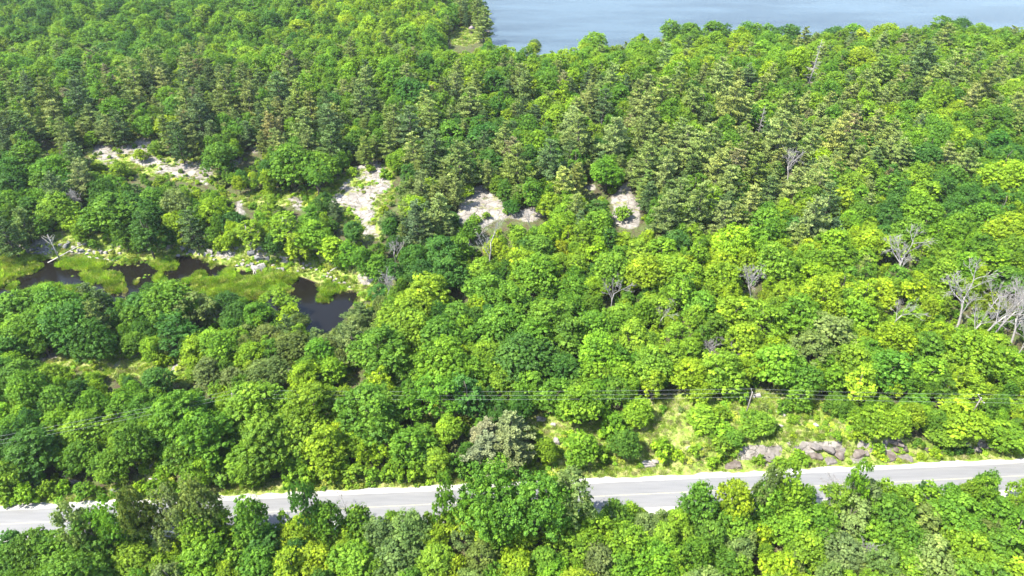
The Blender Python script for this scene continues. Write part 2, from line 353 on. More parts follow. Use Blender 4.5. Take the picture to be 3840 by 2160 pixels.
def ground_material():
    m, nt, out = mat('ground_mix')
    tc = N(nt, 'ShaderNodeTexCoord').outputs['Object']
    big = noise(nt, .09, 5, .6, tc).outputs[0]; mid = noise(nt, .55, 6, .65, tc).outputs[0]; fine = noise(nt, 3.2, 6, .7, tc).outputs[0]
    floor = mix(nt, ramp(nt, mid, [(.38, (0, 0, 0)), (.62, (1, 1, 1))]), (.050, .040, .022), (.060, .095, .020))
    floor = mix(nt, ramp(nt, fine, [(.45, (0, 0, 0)), (.7, (.8, .8, .8))]), floor, (.12, .095, .06))
    grass = ramp(nt, mid, [(.30, (.10, .17, .02)), (.46, (.17, .23, .035)), (.58, (.26, .27, .085)), (.72, (.36, .31, .17))])
    grass = mix(nt, ramp(nt, fine, [(.35, (.7, .7, .7)), (.6, (0, 0, 0))]), grass, (.09, .14, .02))
    rock = ramp(nt, noise(nt, .35, 8, .68, tc, .6).outputs[0], [(.30, (.085, .074, .062)), (.42, (.160, .141, .122)), (.54, (.225, .203, .178)), (.70, (.30, .275, .245))])
    rock = mix(nt, ramp(nt, noise(nt, 1.4, 6, .7, tc).outputs[0], [(.50, (0, 0, 0)), (.66, (.75, .75, .75))]), rock, (.13, .135, .11))
    vor = N(nt, 'ShaderNodeTexVoronoi'); vor.feature = 'DISTANCE_TO_EDGE'; vor.inputs['Scale'].default_value = .33
    wv = nt.nodes.new('ShaderNodeVectorMath'); wv.operation = 'ADD'; nt.links.new(tc, wv.inputs[0])
    nn = noise(nt, .4, 4, .6, tc); sc_ = nt.nodes.new('ShaderNodeVectorMath'); sc_.operation = 'SCALE'; sc_.inputs['Scale'].default_value = 3.5
    nt.links.new(nn.outputs['Color'], sc_.inputs[0]); nt.links.new(sc_.outputs[0], wv.inputs[1]); nt.links.new(wv.outputs[0], vor.inputs['Vector'])
    crack = ramp(nt, vor.outputs['Distance'], [(.0, (1, 1, 1)), (.035, (0, 0, 0))])
    rock = mix(nt, math_(nt, 'MULTIPLY', crack, .7), rock, (.05, .045, .03))
    rock = mix(nt, ramp(nt, noise(nt, .28, 4, .7, tc).outputs[0], [(.56, (0, 0, 0)), (.63, (.8, .8, .8))]), rock, (.15, .16, .04))
    mud = mix(nt, mid, (.03, .02, .012), (.07, .05, .03)); marsh = mix(nt, fine, (.09, .15, .018), (.18, .22, .05))
    def edge(name, amp=.8):
        a = attr(nt, name).outputs['Fac']
        return ramp(nt, math_(nt, 'ADD', a, math_(nt, 'MULTIPLY', math_(nt, 'SUBTRACT', fine, .5), amp)), [(.42, (0, 0, 0)), (.58, (1, 1, 1))])
    c = mix(nt, edge('grass'), floor, grass); c = mix(nt, edge('mud', .3), c, mud); c = mix(nt, edge('marsh', .4), c, marsh); c = mix(nt, edge('rock'), c, rock)
    p = N(nt, 'ShaderNodeBsdfPrincipled'); nt.links.new(c, p.inputs['Base Color']); p.inputs['Roughness'].default_value = .95; p.inputs['Specular IOR Level'].default_value = .15
    b = N(nt, 'ShaderNodeBump'); b.inputs['Strength'].default_value = .8; b.inputs['Distance'].default_value = .25
    nt.links.new(math_(nt, 'ADD', fine, math_(nt, 'MULTIPLY', crack, -.6)), b.inputs['Height']); nt.links.new(b.outputs[0], p.inputs['Normal'])
    nt.links.new(p.outputs[0], out.inputs[0]); return m
M['ground'] = ground_material()
def road_mat():
    m, nt, out = mat('old_asphalt'); tc = N(nt, 'ShaderNodeTexCoord').outputs['Object']
    u = attr(nt, 'across').outputs['Fac']                     # metres from the centre line
    mp = N(nt, 'ShaderNodeMapping'); mp.inputs['Scale'].default_value = (.12, 1.6, 1); nt.links.new(tc, mp.inputs[0])
    streak = noise(nt, 1.0, 5, .6, mp.outputs[0]).outputs[0]; fine = noise(nt, 9, 5, .7, tc).outputs[0]
    w = math_(nt, 'ABSOLUTE', math_(nt, 'SUBTRACT', math_(nt, 'ABSOLUTE', u), 1.62))   # wheel tracks
    track = ramp(nt, w, [(.35, (1, 1, 1)), (.95, (0, 0, 0))])
    c = ramp(nt, streak, [(.3, (.098, .098, .099)), (.7, (.142, .141, .139))])
    c = mix(nt, math_(nt, 'MULTIPLY', track, .35), c, (.095, .096, .1)); c = mix(nt, math_(nt, 'MULTIPLY', fine, .3), c, (.23, .226, .215))
    eg = ramp(nt, math_(nt, 'ADD', math_(nt, 'ABSOLUTE', u), math_(nt, 'MULTIPLY', streak, .5)), [(3.1 / 4, (0, 0, 0)), (3.6 / 4, (1, 1, 1))])
    p = N(nt, 'ShaderNodeBsdfPrincipled'); nt.links.new(c, p.inputs['Base Color']); p.inputs['Roughness'].default_value = .8
    nt.links.new(p.outputs[0], out.inputs[0]); return m
M['road'] = road_mat()
M['gravel'] = simple('pale_gravel', [(.3, (.23, .22, .20)), (.5, (.31, .298, .27)), (.7, (.38, .365, .33))], 2.2, .95, .5, 8, .2)
M['paint'] = simple('worn_yellow_paint', [(.35, (.20, .19, .15)), (.6, (.36, .33, .20))], 2.5, .7)
def water_mat(name, base, rough, bscale, bstr, stretch, rvar=0.0):
    m, nt, out = mat(name); tc = N(nt, 'ShaderNodeTexCoord').outputs['Object']
    p = N(nt, 'ShaderNodeBsdfPrincipled'); p.inputs['IOR'].default_value = 1.33; p.inputs['Specular IOR Level'].default_value = .42
    mp = N(nt, 'ShaderNodeMapping'); mp.inputs['Scale'].default_value = stretch; nt.links.new(tc, mp.inputs[0])
    b = N(nt, 'ShaderNodeBump'); b.inputs['Strength'].default_value = bstr; b.inputs['Distance'].default_value = .2
    nt.links.new(noise(nt, bscale, 4, .6, mp.outputs[0]).outputs[0], b.inputs['Height']); nt.links.new(b.outputs[0], p.inputs['Normal'])
    if rvar:
        mp2 = N(nt, 'ShaderNodeMapping'); mp2.inputs['Scale'].default_value = (.004, .018, 1); mp2.inputs['Rotation'].default_value = (0, 0, R(12)); nt.links.new(tc, mp2.inputs[0])
        n2 = noise(nt, 2.4, 4, .55, mp2.outputs[0]).outputs[0]
        nt.links.new(ramp(nt, n2, [(.38, tuple(.55 * c for c in base)), (.62, tuple(1.35 * c for c in base))]), p.inputs['Base Color'])
        mr = N(nt, 'ShaderNodeMapRange'); mr.inputs[1].default_value = .35; mr.inputs[2].default_value = .65; mr.inputs[3].default_value = rough - rvar; mr.inputs[4].default_value = rough + rvar
        nt.links.new(n2, mr.inputs[0]); nt.links.new(mr.outputs[0], p.inputs['Roughness'])
    else:
        p.inputs['Roughness'].default_value = rough; p.inputs['Base Color'].default_value = (*base, 1)
    nt.links.new(p.outputs[0], out.inputs[0]); return m
M['lake'] = water_mat('lake_water', (.036, .052, .062), .18, 1.1, .5, (1, 1.6, 1), .06)
M['pond'] = water_mat('pond_water', (.006, .0052, .004), .05, 3.0, .08, (1, 1, 1))

hz = bpy.data.materials.new('air'); hz.use_nodes = True; hn_ = hz.node_tree; hn_.nodes.clear()
ho = hn_.nodes.new('ShaderNodeOutputMaterial'); hv = hn_.nodes.new('ShaderNodeVolumePrincipled'); hv.inputs['Color'].default_value = (.86, .93, 1, 1); hv.inputs['Density'].default_value = HAZE; hv.inputs['Anisotropy'].default_value = .3
hn_.links.new(hv.outputs[0], ho.inputs['Volume'])
mb_ = MB(); mb_.box((0, 2050, 60), (7200, 4700, 150)); hzo = link('haze', mb_.mesh('haze', hz)); hzo['kind'] = 'stuff'

# ------------------------------------------------------------------ ground, water, road
ny, nx = GX.shape
idx = np.arange(ny * nx).reshape(ny, nx)
Fg = np.stack([idx[:-1, :-1], idx[:-1, 1:], idx[1:, 1:], idx[1:, :-1]], -1).reshape(-1, 4)
gm = mesh_np('ground', np.stack([GX, GY, H1], -1).reshape(-1, 3), [Fg], M['ground'],
             {'rock': ('FLOAT', rock_f), 'grass': ('FLOAT', grass_f), 'marsh': ('FLOAT', marsh_f), 'mud': ('FLOAT', mud_f)}, True)
tag(link('ground', gm), kind='structure')
def sheet(name, x0, x1, y0, y1, z, m, nseg=1):
    return tag(link(name, mesh_np(name, [(x0, y0, z), (x1, y0, z), (x1, y1, z), (x0, y1, z)], [[(0, 1, 2, 3)]], m)), kind='structure')
sheet('lake_water', -3300, 3300, 320, 4100, LAKE_Z, M['lake'])
pb = np.array([at_z(u, v, POND_Z)[:2] for u, v in BASIN])
sheet('pond_water', max(pb[:, 0].min() - 8, -330), pb[:, 0].max() + 4, pb[:, 1].min() - 4, pb[:, 1].max() + 4, POND_Z, M['pond'])
def ribbon(name, offs, zs, m, wob=0.0, x0=-330, x1=330, step=1.2):
    xs = np.arange(x0, x1, step); ys = road_y(xs); tx, ty = np.gradient(xs), np.gradient(ys); L = np.hypot(tx, ty); nx_, ny_ = -ty / L, tx / L
    rows = []; ac = []
    for k, (o, z) in enumerate(zip(offs, zs)):
        w = wob * (vnoise(xs / 2.3 + 9 * k, xs * 0 + k * 7) + .5 * vnoise(xs / .9, xs * 0 + k)) * (1 if k in (0, len(offs) - 1) else 0)
        rows.append(np.stack([xs + nx_ * (o + w), ys + ny_ * (o + w), np.full_like(xs, z)], -1)); ac.append(np.full_like(xs, o))
    V = np.stack(rows, 0); k_, n_ = V.shape[:2]; id_ = np.arange(k_ * n_).reshape(k_, n_)
    Fq = np.stack([id_[:-1, :-1], id_[:-1, 1:], id_[1:, 1:], id_[1:, :-1]], -1).reshape(-1, 4)
    return tag(link(name, mesh_np(name, V.reshape(-1, 3), [Fq], m, {'across': ('FLOAT', np.stack(ac, 0))})), kind='structure')
ribbon('gravel_shoulder', [-5.0, -4.2, 4.0, 4.9], [-.34, -.02, -.02, -.34], M['gravel'], .35)
ribbon('road', [-3.3, -3.15, 0, 3.15, 3.3], [-.015, .02, .05, .02, -.015], M['road'], .06)
ribbon('road_centre_line', [-.075, .075], [.056, .056], M['paint'])

# ------------------------------------------------------------------ tree builders
def unit(v): return v / (np.linalg.norm(v, axis=-1, keepdims=True) + 1e-9)
def quads(c, n, size, rng, aspect=1.35):
    """kite-shaped leaves centred on c with normals n"""
    m = len(c); a = unit(np.cross(n, rng.normal(size=(m, 3)))); b = np.cross(n, a)
    s = size[:, None]; w = s / aspect
    V = np.stack([c - a * s * .5, c + b * w * .5 + n * s * .12, c + a * s * .5, c - b * w * .5 + n * s * .12], 1)
    return V.reshape(-1, 3), np.arange(m * 4).reshape(m, 4)
def crown_np(seed, kind, nleaf, lsize, Rc=4.0, Hc=9.3, z0=1.3):
    """a crown of many boughs; nominal tree 11 m tall, 8 m wide"""
    g = np.random.default_rng(seed); Vs, Fs, T, off = [], [], [], 0
    nb = {'round': 78, 'loose': 44, 'tall': 56, 'shrub': 22, 'layer': 66}[kind]
    zc = z0 + Hc * .5
    nm_ = {'round': 6, 'loose': 5, 'tall': 5, 'shrub': 4, 'layer': 6}[kind]; mass = []
    for i in range(nm_):                                              # the main limbs, each with a mass of its own
        if i == 0: c = np.array([g.uniform(-.15, .15) * Rc, g.uniform(-.15, .15) * Rc, z0 + Hc * g.uniform(.60, .66)]); r = np.array([.62 * Rc, .62 * Rc, .34 * Hc])
        else:
            a_ = 6.283 * i / (nm_ - 1) + g.uniform(-.5, .5); q = g.uniform(.34, .60) * Rc
            c = np.array([math.cos(a_) * q, math.sin(a_) * q, z0 + Hc * g.uniform(.26, .58)]); k_ = g.uniform(.40, .60); r = np.array([k_ * Rc, k_ * Rc, g.uniform(.22, .33) * Hc])
        mass.append((c, r))
    cents, rads = [], []; tries = 0
    while len(cents) < nb and tries < 6000:
        tries += 1; mi = int(g.integers(0, nm_)); c, r = mass[mi]; d = unit(g.normal(size=3) + [0, 0, .25])
        if d[2] < -.75: continue
        p = c + d * r * g.uniform(.80, 1.0)
        if any((((p - c2) / (r2 * .86)) ** 2).sum() < 1 for j, (c2, r2) in enumerate(mass) if j != mi): continue
        br_ = g.uniform(.55, 1.05) * {'round': 1, 'loose': .9, 'tall': .95, 'shrub': 1.25, 'layer': 1}[kind] * (Rc / 4)
        if any(np.linalg.norm(p - q) < .60 * (br_ + s_) for q, s_ in zip(cents, rads)): continue
        cents.append(p); rads.append(br_)
    for k in range(max(3, nb // 9)):                                  # inner mass, keeps the crown from reading hollow
        cents.append(np.array([g.uniform(-.4, .4) * Rc, g.uniform(-.4, .4) * Rc, zc + g.uniform(-.25, .2) * Hc])); rads.append(1.3 * Rc / 4)
    tot = sum(r * r for r in rads)
    for p, r in zip(cents, rads):
        m = int(nleaf * r * r / tot)
        d = unit(g.normal(size=(m, 3)) + [0, 0, .35]); 
        # leaves gather on sprays inside a bough
        sp = unit(g.normal(size=(9, 3)) + [0, 0, .4]); near = sp[np.argmax(d @ sp.T, axis=1)]
        d = unit(d * .5 + near * .75)
        rr = r * g.uniform(.30, 1.22, m) ** .6; flatn = .50 if kind == 'layer' else .66
        c = p + d * rr[:, None] * [1, 1, flatn]
        n = unit(d * .8 + [0, 0, .55] + g.normal(size=(m, 3)) * .42)
        V, Fq = quads(c, n, lsize * g.uniform(.7, 1.35, m), g)
        Vs.append(V); Fs.append(Fq + off); off += len(V)
        T.append(np.repeat(np.clip(g.normal() * .75 + g.normal(size=m) * .5, -1.6, 1.8), 4))
    m = nleaf // 9                                                    # stray twigs ends for an uneven outline
    ns = max(20, m // 22); pi = g.integers(0, len(cents), ns); d = unit(g.normal(size=(ns, 3)) + [0, 0, .35])
    tip = np.array(cents)[pi] + d * (np.array(rads)[pi] * g.uniform(1.0, 1.65, ns))[:, None]; w_ = g.integers(0, ns, m)
    c = tip[w_] + g.normal(size=(m, 3)) * [.26, .26, .16] * (Rc / 4); d = d[w_]
    V, Fq = quads(c, unit(d + g.normal(size=(m, 3)) * .6), lsize * g.uniform(.6, 1.1, m), g); Vs.append(V); Fs.append(Fq + off); T.append(np.repeat(g.normal(size=m) * .5, 4))
    return np.concatenate(Vs), np.concatenate(Fs), np.concatenate(T), cents, rads
def trunk_mb(seed, cents, height=7.0, r0=.2, limbs=12):
    g = np.random.default_rng(seed + 900); mb = MB()
    k = 6; pts = np.array([[0, 0, -0.6]] + [[g.normal() * .05 * i, g.normal() * .05 * i, height * i / k] for i in range(1, k + 1)])
    mb.tube(pts, np.linspace(r0 * 1.25, r0 * .35, k + 1), 7)
    for p in cents[:limbs]:
        t = np.clip((p[2] - 2.0) / height * .6, .25, .8); a = pts[0] * (1 - t) + pts[-1] * t
        mid = (a + p) / 2 + [0, 0, .25]
        mb.tube([a, mid, p], [r0 * .42, r0 * .26, r0 * .10], 4, False)
    return mb
def pine_np(seed, H=14.0, Rb=3.9, dens=1.0, nsz=.62):
    g = np.random.default_rng(seed); Vs, Fs, T, off = [], [], [], 0; wood = MB()
    lean = g.normal(size=2) * .15
    wood.tube([[0, 0, -.6], [lean[0] * .5, lean[1] * .5, H * .5], [lean[0], lean[1], H * .97]], [.24, .15, .03], 7)
    nw = int(9 + g.integers(0, 2)); z = np.linspace(.16, .95, nw) * H
    for i, zz in enumerate(z):
        t = zz / H
        prof = Rb * (np.clip((1 - t) / .62, 0, 1) ** .72) * (0.72 + .28 * smooth((t - .1) / .25)) + .35
        nbr = int(g.integers(5, 8)) if t < .85 else 5
        az = g.uniform(0, 6.283) + np.arange(nbr) * 6.283 / nbr + g.normal(size=nbr) * .25
        for a in az:
            L = prof * g.uniform(.62, 1.15); up = g.uniform(.02, .28) + .5 * smooth((t - .6) / .4)
            base = np.array([lean[0] * t, lean[1] * t, zz + g.uniform(-.5, .5)]); h = np.array([math.cos(a), math.sin(a), 0])
            side = np.array([-h[1], h[0], 0]); tip = base + h * L + [0, 0, L * up]
            mid = base + h * L * .5 + [0, 0, L * up * .35]
            wood.tube([base, mid, tip], [.06, .04, .012], 3, False)
            nt_ = max(4, int(11 * dens * L / 3.5)); bv = g.normal() * .5
            for q in np.linspace(.30, 1.04, nt_):
                sp = (1 - abs(q - .6)) * .24 * L
                c = base * (1 - q) + tip * q + side * g.uniform(-sp, sp) + np.array([0, 0, g.uniform(-.05, .08)])
                m = int(19 * dens); d = unit(h * g.uniform(.1, .9) + np.array([0, 0, .35]) + g.normal(size=(m, 3)) * [.85, .85, .28])
                ln = nsz * g.uniform(.6, 1.25, m); w = .13 * g.uniform(.8, 1.3, m)
                b = unit(np.cross(d, g.normal(size=(m, 3))))
                V = np.stack([c - b * w[:, None] * .4, c + d * ln[:, None] * .55 + b * w[:, None], c + d * ln[:, None], c + d * ln[:, None] * .55 - b * w[:, None]], 1).reshape(-1, 3)
                Vs.append(V); Fs.append(np.arange(m * 4).reshape(m, 4) + off); off += len(V)
                T.append(np.repeat(np.clip(bv + g.normal() * .4 + g.normal(size=m) * .3, -1.5, 1.8), 4))
    return np.concatenate(Vs), np.concatenate(Fs), np.concatenate(T), wood
def dead_mb(seed, H=10.0, r0=.22, spread=.6, levels=4, lean=(0, 0)):
    g = np.random.default_rng(seed); mb = MB()
    def br(p, d, L, r, lv):
        n = 4; pts = [p]; dd = d.copy()
        for i in range(n):
            dd = unit(dd + g.normal(size=3) * .13 + np.array([0, 0, .04])); pts.append(pts[-1] + dd * L / n)
        mb.tube(pts, np.linspace(r, r * .45, n + 1), 6 if lv == levels else 3, lv == levels)
        if lv == 0: return
        for k in range(int(g.integers(3, 6)) if lv > 1 else 4):
            t = g.uniform(.35, 1.0); i = min(int(t * n), n - 1); q = pts[i] + (pts[i + 1] - pts[i]) * (t * n - i)
            nd = unit(dd + unit(g.normal(size=3)) * spread * 1.5 + np.array([0, 0, .15]))
            br(q, nd, L * g.uniform(.42, .68), max(r * .48, .022), lv - 1)
    br(np.array([0, 0, -.5]), unit(np.array([lean[0], lean[1], 1.0])), H * .55, r0, levels)
    return mb

PROTO = {}   # key -> list of (crown mesh, trunk mesh, crown mesh for the wood, trunk mesh for the wood)
def both(key, V, Fq, T, wood, mk):
    c = mesh_np('crown', V, [Fq], M[mk], {'lf': ('FLOAT', T)})
    t = wood.mesh('trunk', M['bark'] if key != 'birch' else M['palebark'])
    # joined copy for the far wood
    Vw = np.concatenate(wood.V); V2 = np.concatenate([V, Vw]); f3 = [np.concatenate(wood.F[k]) + len(V) for k in (3, 4) if wood.F[k]]
    me = mesh_np('wood_' + key, V2, [Fq] + f3, [M[mk + '_i'], M['bark']], {'lf': ('FLOAT', np.concatenate([T, np.zeros(len(Vw))]))})
    mi = np.zeros(len(me.polygons), np.int32); mi[len(Fq):] = 1; me.polygons.foreach_set('material_index', mi)
    PROTO.setdefault(key, []).append((c, t, me))
for s in range(7):
    V, Fq, T, ce, ra = crown_np(100 + s, 'round' if s not in (3, 6) else 'layer', 29000, .25, 3.9 + .25 * (s % 3)); both('round', V, Fq, T, trunk_mb(s, ce), 'leaf')
for s in range(3):
    V, Fq, T, ce, ra = crown_np(140 + s, 'loose', 19000, .235, 4.0, 8.6, 2.0); both('loose', V, Fq, T, trunk_mb(40 + s, ce, 8, .16, 20), 'leaf')
for s in range(2):
    V, Fq, T, ce, ra = crown_np(160 + s, 'tall', 17000, .24, 2.6, 10.2, 1.2); both('tall', V, Fq, T, trunk_mb(60 + s, ce, 10, .17), 'leaf')
for s in range(1):
    V, Fq, T, ce, ra = crown_np(190 + s, 'loose', 12000, .225, 3.0, 7.0, 3.8); both('birch', V, Fq, T, trunk_mb(80 + s, ce, 9.5, .17, 24), 'leaf')
for s in range(3):
    V, Fq, T, ce, ra = crown_np(180 + s, 'shrub', 5200, .22, 1.7, 2.5, .05); both('shrub', V, Fq, T, trunk_mb(70 + s, ce, 1.6, .05, 6), 'leaf')
for s in range(6):
    V, Fq, T, wd = pine_np(200 + s, 14 + (s % 3) * .8, 3.5 + .3 * (s % 3), 1.0 - .12 * (s % 2)); both('pine', V, Fq, T, wd, 'needle')
for s in range(1):
    V, Fq, T, wd = pine_np(230 + s, 12.5, 4.7, 1.35, .5); both('bushpine', V, Fq, T, wd, 'needle')
NAT = {}   # natural width and height of each kind, measured
for k_, l_ in PROTO.items():
    ws, hs = [], []
    for c_, t_, m_ in l_:
        a_ = np.empty(len(c_.vertices) * 3, np.float32); c_.vertices.foreach_get('co', a_); a_ = a_.reshape(-1, 3)
        ws.append(2 * np.percentile(np.hypot(a_[:, 0], a_[:, 1]), 95)); hs.append(np.percentile(a_[:, 2], 99))
    NAT[k_] = (float(np.mean(ws)), float(np.mean(hs)))
print('NAT', NAT)

TONES = {'Y': (.238, .360, .018), 'L': (.172, .305, .020), 'M': (.115, .242, .020), 'D': (.066, .170, .022), 'G': (.165, .240, .058), 'O': (.150, .210, .050),
         'p': (.160, .218, .046), 'q': (.095, .155, .042), 'W': (.215, .245, .105), 'r': (.208, .262, .066), 'b': (.20, .20, .08)}
TNAME = {'Y': 'bright yellow-green', 'L': 'fresh light green', 'M': 'mid green', 'D': 'deep green', 'G': 'greyish green', 'O': 'dull olive',
         'p': 'olive green', 'q': 'dark green', 'W': 'pale grey-green', 'r': 'pale olive', 'b': 'brown-tinged'}

